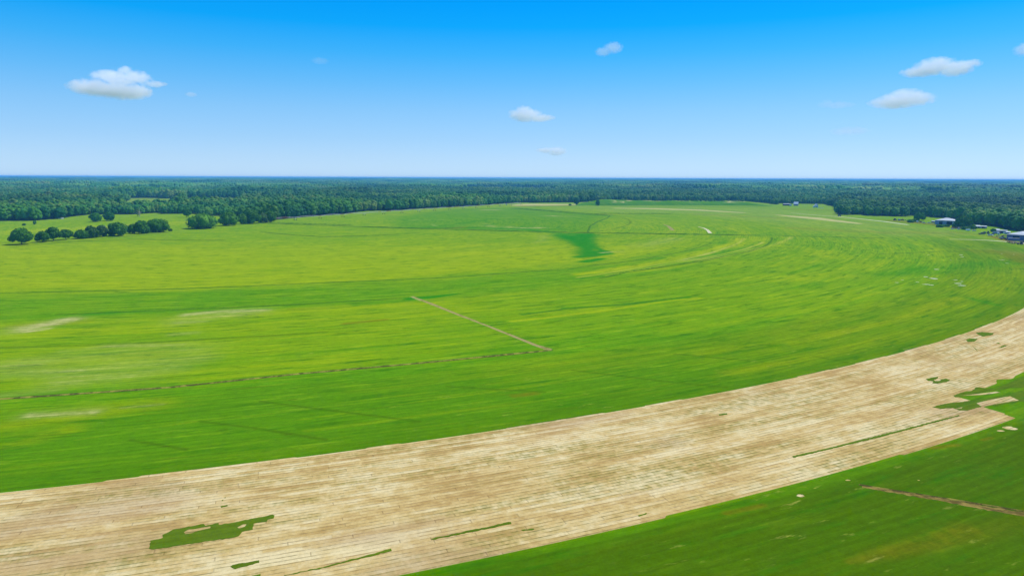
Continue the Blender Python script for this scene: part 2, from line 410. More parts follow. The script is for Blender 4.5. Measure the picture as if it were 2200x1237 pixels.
# wood floor
FRONT = [(-1500, 515), (-250, 480), (0, 475), (75, 474), (132, 470), (150, 466), (195, 461), (275, 461), (410, 459), (470, 466), (520, 471), (590, 473),
         (650, 466.5), (720, 461), (800, 456), (900, 448.5), (1000, 443.5), (1090, 438.5), (1130, 436), (1230, 435), (1290, 433), (1420, 432), (1600, 432.5),
         (1650, 437), (1665, 440), (1685, 437.5), (1770, 438.5), (1792, 444), (1798, 461), (1850, 463), (1900, 464.5), (1985, 466), (2060, 474), (2090, 481),
         (2140, 488), (2175, 494), (2200, 498), (2400, 520), (3600, 600)]
FX = np.array([p[0] for p in FRONT], float); FY = np.array([p[1] for p in FRONT], float)

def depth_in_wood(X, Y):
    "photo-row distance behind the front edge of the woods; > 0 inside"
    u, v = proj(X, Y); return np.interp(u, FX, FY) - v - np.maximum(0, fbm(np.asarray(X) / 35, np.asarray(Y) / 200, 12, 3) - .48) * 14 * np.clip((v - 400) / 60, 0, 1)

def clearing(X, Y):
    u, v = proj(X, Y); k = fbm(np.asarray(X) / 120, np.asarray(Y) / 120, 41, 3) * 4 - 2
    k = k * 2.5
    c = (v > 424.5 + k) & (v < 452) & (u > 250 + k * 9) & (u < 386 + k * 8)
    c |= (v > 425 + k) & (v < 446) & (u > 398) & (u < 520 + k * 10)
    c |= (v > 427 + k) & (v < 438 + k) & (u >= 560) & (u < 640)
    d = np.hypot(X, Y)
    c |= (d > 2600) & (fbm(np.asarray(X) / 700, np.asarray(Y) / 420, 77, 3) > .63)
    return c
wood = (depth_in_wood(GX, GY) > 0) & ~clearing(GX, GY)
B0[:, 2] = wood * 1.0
cl = (depth_in_wood(GX, GY) > 0) & ~wood
B0[cl, 1] = .25; A0[cl, 2] = .22; A0[cl, 0] = .45

def seg_dist(pr, ps, a, b):
    ax, ay = a; bx, by = b; L2 = (bx - ax) ** 2 + (by - ay) ** 2 + 1e-9
    t = np.clip(((pr - ax) * (bx - ax) + (ps - ay) * (by - ay)) / L2, 0, 1)
    return np.hypot(pr - ax - t * (bx - ax), ps - ay - t * (by - ay)), t

def stroke(arr, ch, pts, width, val, soft=.5, rag=.5, straight=False):
    if ch == 2 and arr is A0 and not straight: soft, rag = 1.6, .9
    "growth band of given width (m) along surveyed points; bends with the rows unless straight"
    if straight: P = [G(*p) for p in pts]
    else: P = [(lambda q: (q[0], q[1] * 850))(polar(G(*p))) for p in pts]
    P = np.array(P)
    X_, Y_ = (GX, GY) if straight else (PR, PT * 850)
    w2 = (max(width) if hasattr(width, '__len__') else width) * (1 + soft + rag)
    bb = np.nonzero((X_ > P[:, 0].min() - w2) & (X_ < P[:, 0].max() + w2) & (Y_ > P[:, 1].min() - w2 * 3) & (Y_ < P[:, 1].max() + w2 * 3) & (DIST < 3300))[0]
    x, y = X_[bb], Y_[bb]; best = np.zeros(len(bb))
    wv = width if hasattr(width, '__len__') else [width] * len(P)
    if len(P) == 1: P = np.vstack([P, P]); wv = [wv[0], wv[0]]
    for i in range(len(P) - 1):
        d, t = seg_dist(x, y, P[i], P[i + 1])
        hw = (wv[i] * (1 - t) + wv[i + 1] * t) * .5
        d = d + (warp[bb] - .5) * rag * hw * 3
        best = np.maximum(best, smooth(d, hw * (1 + soft), hw * (1 - soft) * .6))
    arr[bb, ch] = arr[bb, ch] * (1 - best) + best * np.maximum(arr[bb, ch], val) if val > 0 else arr[bb, ch] * (1 - best)

Y, L, T = (A0, 0), (A0, 1), (A0, 2)
B, D = (B0, 0), (B0, 1)
def st(c, *a, **k): stroke(c[0], c[1], *a, **k)
# lush wet hollow in mid field
for pts, wd in (([(1212, 503), (1262, 503)], 22), ([(1215, 507), (1235, 516), (1262, 530)], [30, 22, 18]), ([(1262, 505), (1255, 520), (1268, 545)], [26, 20, 22]),
                ([(1245, 552), (1300, 545)], 14), ([(1258, 562), (1290, 556)], 9), ([(1282, 533), (1308, 545)], 9)):
    st(L, pts, wd, .9, soft=.7, rag=.35, straight=True)
st(L, [(1195, 503), (1205, 500), (1190, 498), (1100, 496)], 12, .5, straight=True)
st(L, [(700, 488), (860, 489), (960, 489)], [6, 14, 22], .6, soft=.8)
st(L, [(930, 487), (990, 480), (1060, 470)], [18, 26, 30], .55, soft=.9, straight=True)
def area(arr, ch, pts, val, soft=12.0):
    P = np.array([G(*p) for p in pts]); bb = np.nonzero((GX > P[:, 0].min() - 60) & (GX < P[:, 0].max() + 60) & (GY > P[:, 1].min() - 60) & (GY < P[:, 1].max() + 60))[0]
    x, y = GX[bb], GY[bb]; ins = np.zeros(len(bb), bool); dm = np.full(len(bb), 1e9)
    for i in range(len(P)):
        a, b = P[i], P[(i + 1) % len(P)]; cnd = ((a[1] > y) != (b[1] > y)) & (x < (b[0] - a[0]) * (y - a[1]) / (b[1] - a[1] + 1e-9) + a[0]); ins ^= cnd
        dm = np.minimum(dm, seg_dist(x, y, a, b)[0])
    sd_ = np.where(ins, dm, -dm) + (warp2[bb] - .5) * soft * 1.5
    k = smooth(sd_, -soft, soft) * val; arr[bb, ch] = np.maximum(arr[bb, ch], k); return bb, k
bb_, k_ = area(A0, 1, [(850, 470), (900, 457), (1000, 448), (1105, 445), (1200, 452), (1290, 461), (1312, 463.5), (1308, 468), (1285, 476), (1268, 486), (1262, 499), (1100, 497), (900, 491), (860, 487), (840, 477)], .32, 22)
A0[bb_, 0] *= 1 - k_ * .7; B0[bb_, 1] = np.maximum(B0[bb_, 1], k_ * .12)
bb_, k_ = area(A0, 0, [(1270, 498), (1275, 484), (1320, 466), (1450, 461), (1640, 468), (1800, 482), (1800, 505), (1650, 504)], .35, 14)
area(A0, 2, [(1230, 445), (1440, 444.5), (1660, 449), (1800, 458), (1960, 486), (2100, 508), (1900, 508), (1700, 480), (1450, 458), (1300, 456)], .30, 20)
st(L, [(1195, 500), (1120, 492), (960, 489), (850, 490)], [14, 16, 14, 8], .7, soft=.9, straight=True)
st(L, [(880, 642), (930, 638), (985, 630)], [7, 7, 2], .85, soft=.7)
st(L, [(760, 655), (890, 645)], 5, .5, soft=.8)
st(L, [(180, 676), (230, 672), (310, 668)], [2, 5, 2], .8, soft=.6)
st(L, [(1210, 662), (1330, 655), (1480, 638)], [2.5, 5, 3], .8, soft=.6)
st(L, [(1120, 675), (1210, 664)], 2.5, .6, soft=.6)
st(L, [(2080, 640), (2140, 655)], 6, .4)
st(L, [(1880, 590), (2080, 570), (2190, 560)], 30, .35, soft=.9)
# dark hair lines: wheel ruts, ditches, old row seams
dl = [([(0, 857), (365, 832), (640, 803), (900, 780), (1185, 752)], 1.5, .9), ([(120, 675), (380, 665), (700, 650), (860, 641)], 1.6, .8),
      ([(0, 629), (350, 621), (700, 607), (940, 597), (1200, 578)], 2.0, .7), ([(1290, 597), (1350, 584), (1560, 550)], 2.2, .7),
      ([(1560, 550), (1640, 530), (1658, 510)], 2.5, .6), ([(1310, 462), (1265, 500)], 3, .5),
      ([(560, 496), (700, 508), (900, 500)], 4, .5), ([(0, 746), (230, 740), (700, 713)], 2.2, .5),
      ([(0, 522), (120, 520), (300, 514), (480, 516)], 12, .45), ([(1200, 578), (1400, 556)], 2, .4)]
for p, wd, v in dl: st(D, p, wd, v, soft=.5, rag=.2)
for p, wd in (([(500, 477.5), (860, 490), (1240, 500), (1650, 506)], 3.0), ([(1650, 506), (1900, 512)], 2.5), ([(1283, 459), (1440, 459)], 10), ([(1100, 448), (1290, 463), (1312, 462)], 8),
              ([(585, 477), (760, 483)], 3)):
    st(D, p, wd, .95, soft=.35, rag=.15, straight=True)
for p in ([(430, 905), (540, 918), (700, 944)], [(1230, 795), (1420, 818), (1560, 832)], [(560, 862), (700, 880), (900, 905)], [(280, 945), (400, 965)], [(1655, 1088), (2010, 1140)],
          [(1990, 995), (2200, 1022)], [(960, 830), (1170, 842)], [(1450, 760), (1640, 778)], [(1750, 765), (1890, 792)]):
    st(D, p, 1.1, .75, soft=.7, rag=.2, straight=True)
# yellow bands
yl = [([(1100, 690), (1290, 668), (1440, 645), (1500, 640)], 4, .9), ([(1240, 590), (1400, 566), (1550, 530), (1590, 512)], 12, .85), ([(1440, 552), (1590, 524), (1640, 510)], 14, .6),
      ([(0, 605), (400, 590), (800, 570), (1190, 540)], 60, .7), ([(0, 560), (500, 555), (1000, 540)], 60, .55),
      ([(0, 920), (120, 900), (330, 868)], 12, .6), ([(0, 960), (140, 925)], 10, .7), ([(160, 945), (420, 905)], 1.2, .35),
      ([(620, 905), (900, 862), (1240, 815), (1400, 785)], .7, .5), ([(660, 925), (960, 885), (1260, 848)], 2, .25),
      ([(1700, 735), (1900, 690), (2060, 640)], 9, .7), ([(1500, 760), (1760, 720)], 5, .6), ([(1700, 530), (1850, 560), (1860, 590)], 30, .5), ([(1350, 585), (1600, 545), (1690, 520)], 16, .5),
      ([(2100, 630), (2170, 600), (2200, 565)], 22, .6), ([(1560, 800), (1800, 755), (1960, 715)], 6, .5), ([(1640, 600), (1820, 590)], 26, .5)]
for p, wd, v in yl: st(Y, p, wd, v, soft=.8, rag=.5)
yl += [([(1240, 596), (1400, 570), (1560, 532), (1600, 512)], 3.5, .95), ([(1300, 592), (1460, 562), (1640, 520)], 3, .8), ([(1500, 560), (1620, 536), (1700, 508)], 5, .7)]
for p, wd, v in yl[-3:]: st(Y, p, wd, v, soft=.6, rag=.3); st(T, p, wd * .7, v * .55)
# dry, tan places
tn = [([(55, 708), (140, 688)], 7, .75), ([(60, 712), (105, 706)], 3, .7), ([(385, 693), (440, 690)], 5, .55), ([(400, 676), (470, 668), (570, 666)], 5, .6), ([(370, 718), (420, 714)], 4, .45),
      ([(60, 893), (130, 890), (200, 886)], 3.6, .8), ([(260, 876), (350, 868)], 1.6, .6), ([(130, 755), (230, 745), (390, 740)], 5, .42), ([(150, 815), (300, 802), (370, 790)], 6, .4),
      ([(40, 800), (160, 800)], 8, .36), ([(0, 790), (60, 788)], 10, .36), ([(0, 850), (120, 838)], 4, .4), ([(260, 780), (420, 768)], 9, .34),
      ([(1150, 522), (1170, 505)], 8, .3), ([(1290, 543), (1340, 540)], 3, .7), ([(1380, 530), (1450, 512)], 18, .35),
      ([(890, 473), (945, 472)], 15, .75), ([(925, 481), (936, 486)], 5, .5), ([(1040, 451), (1075, 451)], 24, .7), ([(1078, 468), (1100, 467)], 8, .5), ([(1035, 485), (1090, 487)], 22, .6),
      ([(1040, 480), (1060, 488), (1090, 489)], 8, .5), ([(1125, 490), (1160, 489)], 18, .7), ([(1175, 464), (1225, 465)], 18, .7), ([(1210, 477), (1215, 476)], 7, .5), ([(780, 462), (870, 456)], 4, .5),
      ([(700, 470), (760, 466)], 4, .4), ([(2140, 536), (2200, 545)], 22, .3), ([(1600, 506), (1650, 505)], 3, .3)]
tn += [([(45, 706), (150, 686)], 11, .62), ([(390, 690), (560, 668)], 13, .42), ([(140, 822), (370, 795)], 12, .34), ([(60, 893), (200, 884)], 6, .55), ([(100, 770), (400, 752)], 16, .28)]
for p, wd, v in tn: st(T, p, wd, v, soft=.7, rag=.7)
st(T, [(885, 637), (905, 646)], 1.8, .7, straight=True)
for p, wd, v in (([(1560, 1102), (1640, 1085)], 1.5, .5), ([(2010, 1188), (1900, 1206), (1830, 1200)], 2, .0)):
    st(B, p, wd, v)
st(B, [(1825, 1206), (1900, 1190), (1990, 1168), (2080, 1140)], [1.0, 2.4, 3.0, 4], .42, soft=1.2, rag=.9)
st(B, [(2080, 1150), (2250, 1110)], 5, .2, soft=.9)
for p, wd, v in (([(740, 695), (830, 686)], 3, .6), ([(800, 1000 - 150), (1100, 847)], .5, .2), ([(1105, 850), (1150, 845)], 2, .6), ([(40, 700), (180, 690)], 9, .2), ([(620, 665), (700, 662)], 3, .4),
                 ([(2000, 962), (2060, 955)], 1.6, .7), ([(2110, 945), (2130, 940)], 1.2, .6), ([(2140, 540), (2170, 545), (2210, 560)], 30, .5), ([(1700, 490), (1900, 500), (2060, 500)], 40, .3),
                 ([(960, 490), (1000, 488)], 14, .5), ([(1500, 460), (1700, 470)], 30, .25), ([(1715, 450), (1790, 452)], 40, .35), ([(1900, 472), (2060, 490)], 16, .45)):
    st(B, p, wd, v, soft=.8, rag=.7)
# far tan harvested bands, tracks, basin
st(T, [(1330, 447.5), (1400, 448.5), (1500, 451.5), (1595, 457)], [26, 50, 40, 16], .95, soft=.3, rag=.1, straight=True)
st(T, [(1250, 443), (1340, 444)], 24, .4, straight=True)
st(T, [(1672, 462), (1740, 468), (1845, 480.5)], [10, 38, 12], 1.0, soft=.25, rag=.1, straight=True)
st(T, [(1640, 460), (1672, 462)], 14, .5, straight=True)
st(T, [(1850, 478), (2000, 492), (2080, 505)], 6, .4, soft=.8, straight=True)
st(T, [(1112, 441.3), (1160, 439.8), (1222, 439.6)], [50, 130, 80], 1.0, soft=.25, rag=.1, straight=True)
st(B, [(1120, 443), (1165, 442.2), (1215, 442)], 46, .6, soft=.3, straight=True)
st(T, [(1240, 449), (1360, 449), (1500, 456), (1640, 458)], 70, .22, soft=.9, straight=True)
st(T, [(1620, 452), (1700, 455), (1790, 458)], 90, .26, soft=.9, straight=True)
st(D, [(1300, 442.5), (1640, 444)], 20, .5, soft=.5, straight=True)
# meadow left of the tree row
st(Y, [(0, 500), (200, 490), (400, 478)], 60, .75, soft=.8, straight=True)
st(T, [(60, 495), (240, 486), (330, 477)], 14, .2, soft=.8, straight=True)
st(T, [(240, 512), (330, 503), (400, 494)], 4, .35, soft=.7, straight=True)
st(B, [(1915, 474), (1960, 478), (2008, 483)], [14, 18, 12], .9, soft=.5, rag=.6, straight=True)
st(B, [(2130, 508), (2170, 519), (2230, 529)], [6, 12, 18], .95, soft=.4, rag=.6, straight=True)
st(B, [(2085, 505), (2140, 508)], [3, 8], .5, soft=.9, rag=.6, straight=True)
st(D, [(30, 530), (60, 527), (170, 518), (260, 509), (360, 500)], 7, .5, soft=.7, straight=True)
# greyer turf far out
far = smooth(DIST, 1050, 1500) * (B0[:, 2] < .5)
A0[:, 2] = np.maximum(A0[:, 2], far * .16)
A0[:, 2] = np.maximum(A0[:, 2], .20 * smooth(PR, 640, 700) * smooth(PT, R(-22), R(-8)) * (B0[:, 2] < .5) * smooth(PR, 900, 860))
# fade the woods' sharp step of cover
GZ = relief(GX, GY)
V = np.stack([GX, GY, GZ], 1)
me = grid_mesh('ground', V, len(ang), len(rad))
for nm, arr in (('coverA', A0), ('coverB', B0)):
    at = me.attributes.new(nm, 'FLOAT_COLOR', 'POINT')
    at.data.foreach_set('color', np.concatenate([np.clip(arr, 0, 1), np.ones((len(arr), 1))], 1).astype(np.float32).ravel())
tag(link('ground', me, [M['grass']]), kind='structure')

# ------------------------------------------------------------------ harvested strip: a ring sector where the sod has been rolled up
th = np.radians(np.linspace(-82, -30, 1100))
def r_in(t):
    k = (np.floor(vnoise(t * 55, t * 0 + 3.0, 3) * 3) - 1) * .9
    return 834.3 + k * .5
def r_out(t):
    d = np.degrees(t)
    base = 885.4 + (np.floor(vnoise(t * 30, t * 0 + 9.0, 5) * 2)) * .6
    e = np.where(d > -58.45, 868.6 + (vnoise(t * 160, t * 0 + 1.0, 8) - .5) * 2.2,
        np.where(d > -58.70, 878.5 + (d + 58.7) * -20,
        np.where(d > -58.78, 883.0, base)))
    return e
ri, ro = r_in(th), r_out(th)
k = 14
f = np.linspace(0, 1, k)
RR = ri[:, None] * (1 - f) + ro[:, None] * f
X, Yv = unpolar(RR, th[:, None] + 0 * RR)
me = grid_mesh('bare_soil_strip', np.stack([X.ravel(), Yv.ravel(), np.full(X.size, .012)], 1), len(th), k)
tag(link('bare_soil_strip', me, [M['soil']]), kind='structure')

# turf left standing on and beside the strip
def flat_poly(name, pts, z, mat, up=.03, world=False):
    bm = bmesh.new(); P = pts if world else [G(*p) for p in pts]
    if name == 'turf_patch':
        Q = []
        for i in range(len(P)):
            a, b = np.array(P[i]), np.array(P[(i + 1) % len(P)]); n_ = max(1, int(np.hypot(*(b - a)) / .45))
            for k_ in range(n_):
                j = random.uniform(-.13, .13) if k_ else 0; d = (b - a) / (np.hypot(*(b - a)) + 1e-9); q_ = a + (b - a) * k_ / n_ + np.array([-d[1], d[0]]) * j; Q.append(tuple(q_))
        P = Q
    vs_ = [bm.verts.new((x, y, z)) for x, y in P]; fc = bm.faces.new(vs_)
    if up:
        ex = bmesh.ops.extrude_face_region(bm, geom=[fc])
        for v in ex['geom']:
            if isinstance(v, bmesh.types.BMVert): v.co.z += up
    bmesh.ops.triangulate(bm, faces=bm.faces[:]); bmesh.ops.recalc_face_normals(bm, faces=bm.faces[:])
    me = bpy.data.meshes.new(name); bm.to_mesh(me); bm.free()
    n = len(me.vertices)
    for nm, c in (('coverA', (0.0, .0, .12)), ('coverB', (.14, .75, 0))):
        at = me.attributes.new(nm, 'FLOAT_COLOR', 'POINT'); at.data.foreach_set('color', np.tile(np.array([*c, 1], np.float32), n))
    return link(name, me, [mat])
turf = [
 [(320, 1178), (323, 1161), (350, 1155), (349, 1148), (365, 1141), (372, 1137), (438, 1125), (441, 1129), (470, 1123), (470, 1127), (512, 1120), (520, 1118), (586, 1105), (590, 1107), (588, 1113),
  (575, 1116), (573, 1120), (545, 1124), (543, 1132), (543, 1137), (520, 1142), (513, 1151), (498, 1155), (400, 1169), (330, 1180)],
 [(495, 1216), (500, 1213), (540, 1206), (557, 1203), (557, 1208), (530, 1216), (505, 1222)],
 [(542, 1236), (560, 1232), (561, 1240), (545, 1243)],
 [(474, 1087), (489, 1084), (489, 1087), (475, 1090)], [(476, 1074), (480, 1073), (478, 1076)], [(482, 1069), (485, 1067), (484, 1070)],
 [(700, 1216), (840, 1178), (842, 1183), (700, 1219), (612, 1236), (610, 1235)],
 [(925, 1157), (1097, 1120.5), (1099, 1125), (930, 1159)],
 [(1120, 1138), (1146, 1135), (1148, 1137), (1124, 1140)],
 [(1370, 1107), (1388, 1101), (1390, 1103), (1373, 1109)],
 [(1544, 890), (1562, 887), (1563, 890), (1546, 892.5)],
 [(1702, 979.5), (1780, 962), (1900, 932), (2060, 891), (2062, 893), (1905, 935), (1782, 965), (1705, 983)],
 [(1989, 814), (2000, 811), (2016, 809), (2014, 813), (2006, 816), (2010, 819), (2022, 817), (2020, 815), (2032, 813), (2041, 816), (2035, 820), (2015, 824), (2003, 823), (2006, 819), (1995, 818)],
 [(2075, 730), (2083, 726.5), (2101, 728), (2092, 734), (2079, 734.5)],
 [(2096, 715), (2110, 713), (2135, 715.5), (2133, 719), (2112, 723), (2104, 720)],
 [(2139, 737), (2146, 736), (2150, 739)], [(2145, 747), (2158, 741), (2164, 742), (2152, 747)],
 [(2089, 743), (2095, 748), (2101, 754), (2098, 753)],
 [(2048, 850), (2062, 844), (2085, 841), (2098, 831.5), (2115, 833), (2135, 836), (2200, 809), (2290, 775), (2290, 830), (2170, 833), (2110, 843), (2062, 853), (2052, 853)],
 [(2003, 874), (2025, 868), (2045, 865), (2068, 863), (2105, 857), (2150, 850), (2290, 815), (2290, 850), (2170, 866), (2140, 872), (2128, 870), (2110, 873), (2078, 881.5), (2060, 881), (2046, 876), (2020, 878)],
]
for i, p in enumerate(turf):
    tag(flat_poly('turf_patch', p, .016, M['grass'], .035 if i < 18 else .03), kind='structure')
# raw soil showing inside the larger leftovers
for p in ([(395, 1143), (405, 1137), (420, 1136), (438, 1132), (452, 1130), (452, 1134), (425, 1140), (412, 1145), (398, 1147)],
          [(510, 1133), (522, 1126), (530, 1125), (526, 1131), (514, 1135)],
          [(2098, 866), (2130, 858), (2170, 851), (2189, 860), (2175, 862), (2150, 866), (2110, 874)],
          [(2050, 879), (2068, 874), (2066, 877)], [(2066, 850), (2100, 846), (2140, 841), (2150, 843), (2110, 848)]):
    tag(flat_poly('bare_soil_patch', p, .056, M['soil'], 0), kind='structure')
for cx_, cy_, a_, b_ in ((1720, 1064, .8, .6), (2170, 919, 1.7, 1.2), (2150, 925, .9, .5), (1822, 1031, .5, .3), (1974, 1031, .25, .2)):
    q = G(cx_, cy_); pts = [(q[0] + a_ * math.cos(t) * random.uniform(.7, 1.2), q[1] + b_ * math.sin(t) * random.uniform(.7, 1.2)) for t in np.linspace(0, 6.283, 14)[:-1]]
    tag(flat_poly('bare_soil_patch', pts, .01, M['soil'], 0, True), kind='structure')

# ------------------------------------------------------------------ tracks and ditches
def ribbon(name, pts, width, mat, z=.02, world=False, rag=.15, n=10):
    P = [Vector((*p, 0)) for p in (pts if world else [G(*p) for p in pts])]
    wv = width if hasattr(width, '__len__') else [width] * len(P)
    vs_ = []; cnt = 0
    for i in range(len(P) - 1):
        for k_ in range(n + (i == len(P) - 2)):
            t = k_ / n; p = P[i].lerp(P[i + 1], t); d = (P[min(i + 2, len(P) - 1)] - P[i]) if t > .5 else (P[i + 1] - P[max(i - 1, 0)])
            d.normalize(); nn = Vector((-d.y, d.x, 0)); hw = (wv[i] * (1 - t) + wv[i + 1] * t) / 2
            a = p + nn * hw * random.uniform(1 - rag, 1 + rag); b = p - nn * hw * random.uniform(1 - rag, 1 + rag)
            vs_ += [(a.x, a.y, z), (b.x, b.y, z)]; cnt += 1
    me = bpy.data.meshes.new(name); me.from_pydata(vs_, [], [(2 * i, 2 * i + 1, 2 * i + 3, 2 * i + 2) for i in range(cnt - 1)])
    return tag(link(name, me, [mat]), kind='structure')
M['dirt_brown'] = simple('brown_dirt', lin(176, 150, 70, .58), .95, .05, var=.3, scale=.5, col2=lin(118, 100, 40, .55), thr=(.40, .60))
ribbon('dirt_track', [(888, 637.5), (930, 654), (990, 678), (1040, 697), (1100, 721), (1150, 741), (1181, 751)], [1.2, 2.2, 1.7, 1.5, 1.6, 1.9, 2.8], M['dirt'])
ribbon('dirt_track', [(1852, 1044), (1900, 1052), (1960, 1062), (2040, 1076), (2120, 1091), (2260, 1115)], [.9, 1.3, 1.5, 1.6, 1.8, 2.0], M['dirt_brown'], rag=.3)
ribbon('dirt_track', [(1500, 487), (1512, 490), (1520, 494), (1526, 501)], [1.5, 2.2, 3, 4.2], M['gravel'], n=8)
ribbon('dirt_track', [(1425, 482), (1436, 486), (1446, 495)], [1.5, 3.5, 5], M['dirt'], n=8)
ribbon('gravel_track', [(1700, 458), (1750, 462), (1800, 465.5), (1850, 470.5), (1900, 476), (1951, 483)], [3, 4, 4.5, 5, 6, 5], M['gravel'], rag=.05)
ribbon('gravel_track', [(2040, 514), (2080, 514.5), (2120, 516), (2165, 519), (2230, 526)], [2, 3, 4.5, 7, 9], M['gravel'], rag=.08)
def ditch(pts, wd, name='drainage_ditch'):
    "a real little trench: banks 0.15 m high with a dark bottom between them"
    P = [G(*p) for p in pts]; mb = MB(); L_ = []
    for i in range(len(P) - 1):
        for k_ in range(12): L_.append(np.array(P[i]) * (1 - k_ / 12) + np.array(P[i + 1]) * k_ / 12)
    L_.append(np.array(P[-1])); V_ = []
    for i, p in enumerate(L_):
        d = L_[min(i + 1, len(L_) - 1)] - L_[max(i - 1, 0)]; d = d / np.hypot(*d); n_ = np.array([-d[1], d[0]]); j = random.uniform(.85, 1.15)
        for o_, z_ in ((-1.1, .0), (-.55, .16 * j), (-.3, .01), (.3, .01), (.55, .18 * j), (1.1, .0)):
            q = p + n_ * o_ * wd * j; V_.append((q[0], q[1], z_ + .004))
    me = grid_mesh(name, np.array(V_), len(L_), 6)
    return tag(link(name, me, [M['ditch']]), kind='structure')
M['ditch'] = simple('ditch_soil', lin(176, 164, 70, .6), .95, .05, var=.35, scale=.35, col2=(.07, .06, .015), thr=(.38, .56))
ditch([(-60, 862), (0, 857), (365, 832), (640, 803), (900, 780), (1185, 752)], .55)
ditch([(1845, 1041), (2040, 1072), (2260, 1108)], .16)

def bank(pts, h, wd, polar_=True):
    "low bank of rank dark grass and reeds, standing proud of the mown turf"
    P = [polar(G(*p)) for p in pts] if polar_ else [G(*p) for p in pts]; L_ = []
    for i in range(len(P) - 1):
        for k_ in range(30): L_.append(np.array(P[i]) * (1 - k_ / 30) + np.array(P[i + 1]) * k_ / 30)
    L_.append(np.array(P[-1]))
    L_ = [np.array(unpolar(q[0], q[1])) if polar_ else q for q in L_]; V_ = []
    for i, p in enumerate(L_):
        d = L_[min(i + 1, len(L_) - 1)] - L_[max(i - 1, 0)]; d = d / np.hypot(*d); n_ = np.array([-d[1], d[0]]); j = random.uniform(.35, 1.25); e = min(1, i / 6, (len(L_) - 1 - i) / 6) + .05
        for o_, z_ in ((-.5, 0), (-.32, .8), (.0, 1.0), (.32, .8), (.5, 0)):
            q = p + n_ * o_ * wd * (j * .5 + .5); V_.append((q[0], q[1], z_ * h * .75 * j * e + .004))
    me = grid_mesh('grass_bank', np.array(V_), len(L_), 5)
    return tag(link('grass_bank', me, [M['rank']]), kind='structure')
M['rank'] = simple('rank_grass', (.055, .15, .006), .95, .0, var=.4, scale=.12, col2=(.09, .17, .01), thr=(.45, .7))
bank([(498, 477.3), (860, 490.5), (1240, 500.3), (1650, 506)], 1.0, 2.4, False)
bank([(1650, 506), (1790, 509.5), (1900, 512)], .5, 2.0, False)
bank([(1283, 459), (1360, 459.3), (1440, 459.5)], 1.3, 3, False)
bank([(1100, 447), (1200, 454.5), (1290, 461.5), (1311, 463.5)], 1.2, 4, False)
bank([(1311, 463.5), (1306, 468), (1285, 476), (1268, 486), (1263, 499)], .9, 3, False)
bank([(585, 478), (680, 482), (760, 484)], .8, 2.4, False)
bank([(800, 487), (900, 489.5), (1000, 491)], .5, 2.0, False)
bank([(0, 629), (350, 621), (700, 607), (940, 597), (1200, 578)], .30, 1.4)
bank([(1240, 574), (1400, 553), (1530, 522)], .25, 1.6)
bank([(1290, 597), (1350, 584), (1440, 570)], .45, 1.6)
bank([(1440, 570), (1560, 550), (1640, 530), (1658, 510)], .28, 1.4)
bank([(150, 675), (380, 665), (700, 650), (860, 641)], .28, 1.0)
bank([(1120, 677), (1210, 664), (1330, 655), (1470, 638)], .25, 1.3)
bank([(0, 748), (120, 744)], .15, .8)
bank([(560, 498), (700, 509), (860, 504)], .5, 3)
bank([(1880, 546), (2020, 540), (2090, 541)], .3, 2)
# ------------------------------------------------------------------ spoil mound with scrub
def mound():
    cl_ = [(1236, 441.8), (1300, 441.5), (1400, 441), (1500, 441), (1600, 441.6), (1664, 443)]
    hh = [0, 13.0, 9.0, 8.5, 8.5, 0]; P = np.array([G(*p) for p in cl_])
    n = 90; t = np.linspace(0, len(P) - 1, n); cx_ = np.interp(t, range(len(P)), P[:, 0]); cy_ = np.interp(t, range(len(P)), P[:, 1]); hv = np.interp(t, range(len(P)), hh)
    hv = hv * (1 + .25 * (vnoise(t * 4, t * 0, 2) - .5))
    V_ = []
    m_ = 16
    for i in range(n):
        for j in range(m_):
            s = j / (m_ - 1); w_ = 95 * min(1, .25 + hv[i] / 6)
            V_.append((cx_[i], cy_[i] - 6 + s * w_, max(0, hv[i] * math.sin(math.pi * min(1, s * 1.0)) ** .7) + .02))
    me = grid_mesh('mound', np.array(V_), n, m_)
    me.polygons.foreach_set('use_smooth', np.ones(len(me.polygons), bool))
    k_ = len(me.vertices)
    zz = np.array(V_)[:, 2]; sc = fbm(np.array(V_)[:, 0] / 18, np.array(V_)[:, 1] / 18, 4)
    ca = np.stack([zz * 0 + .12, zz * 0 + .3, np.clip((sc - .5) * 4, 0, .8) * (zz > 5.5), zz * 0 + 1], 1); cb = np.stack([zz * 0, zz * 0 + .35, zz * 0, zz * 0 + 1], 1)
    for nm, arr in (('coverA', ca), ('coverB', cb)):
        at = me.attributes.new(nm, 'FLOAT_COLOR', 'POINT'); at.data.foreach_set('color', arr.astype(np.float32).ravel())
    tag(link('mound', me, [M['grass']]), kind='structure')
mound()

# ------------------------------------------------------------------ trees
def ico(sub):
    bm = bmesh.new(); bmesh.ops.create_icosphere(bm, subdivisions=sub, radius=1)
    v = np.array([q.co[:] for q in bm.verts]); f_ = np.array([[x.index for x in q.verts] for q in bm.faces]); bm.free(); return v, f_
ICO = {k_: ico(k_) for k_ in (1, 2, 3)}

def n3(v, s, seed):
    x, y, z = v[:, 0] * s, v[:, 1] * s, v[:, 2] * s
    return (vnoise(x + z * .7, y - z * .4, seed) + vnoise(y * 1.9 + 5, z * 1.9 + x * .8, seed + 1) * .6 + vnoise(z * 3.7 + x, x * 3.7 - y, seed + 2) * .4) / 2

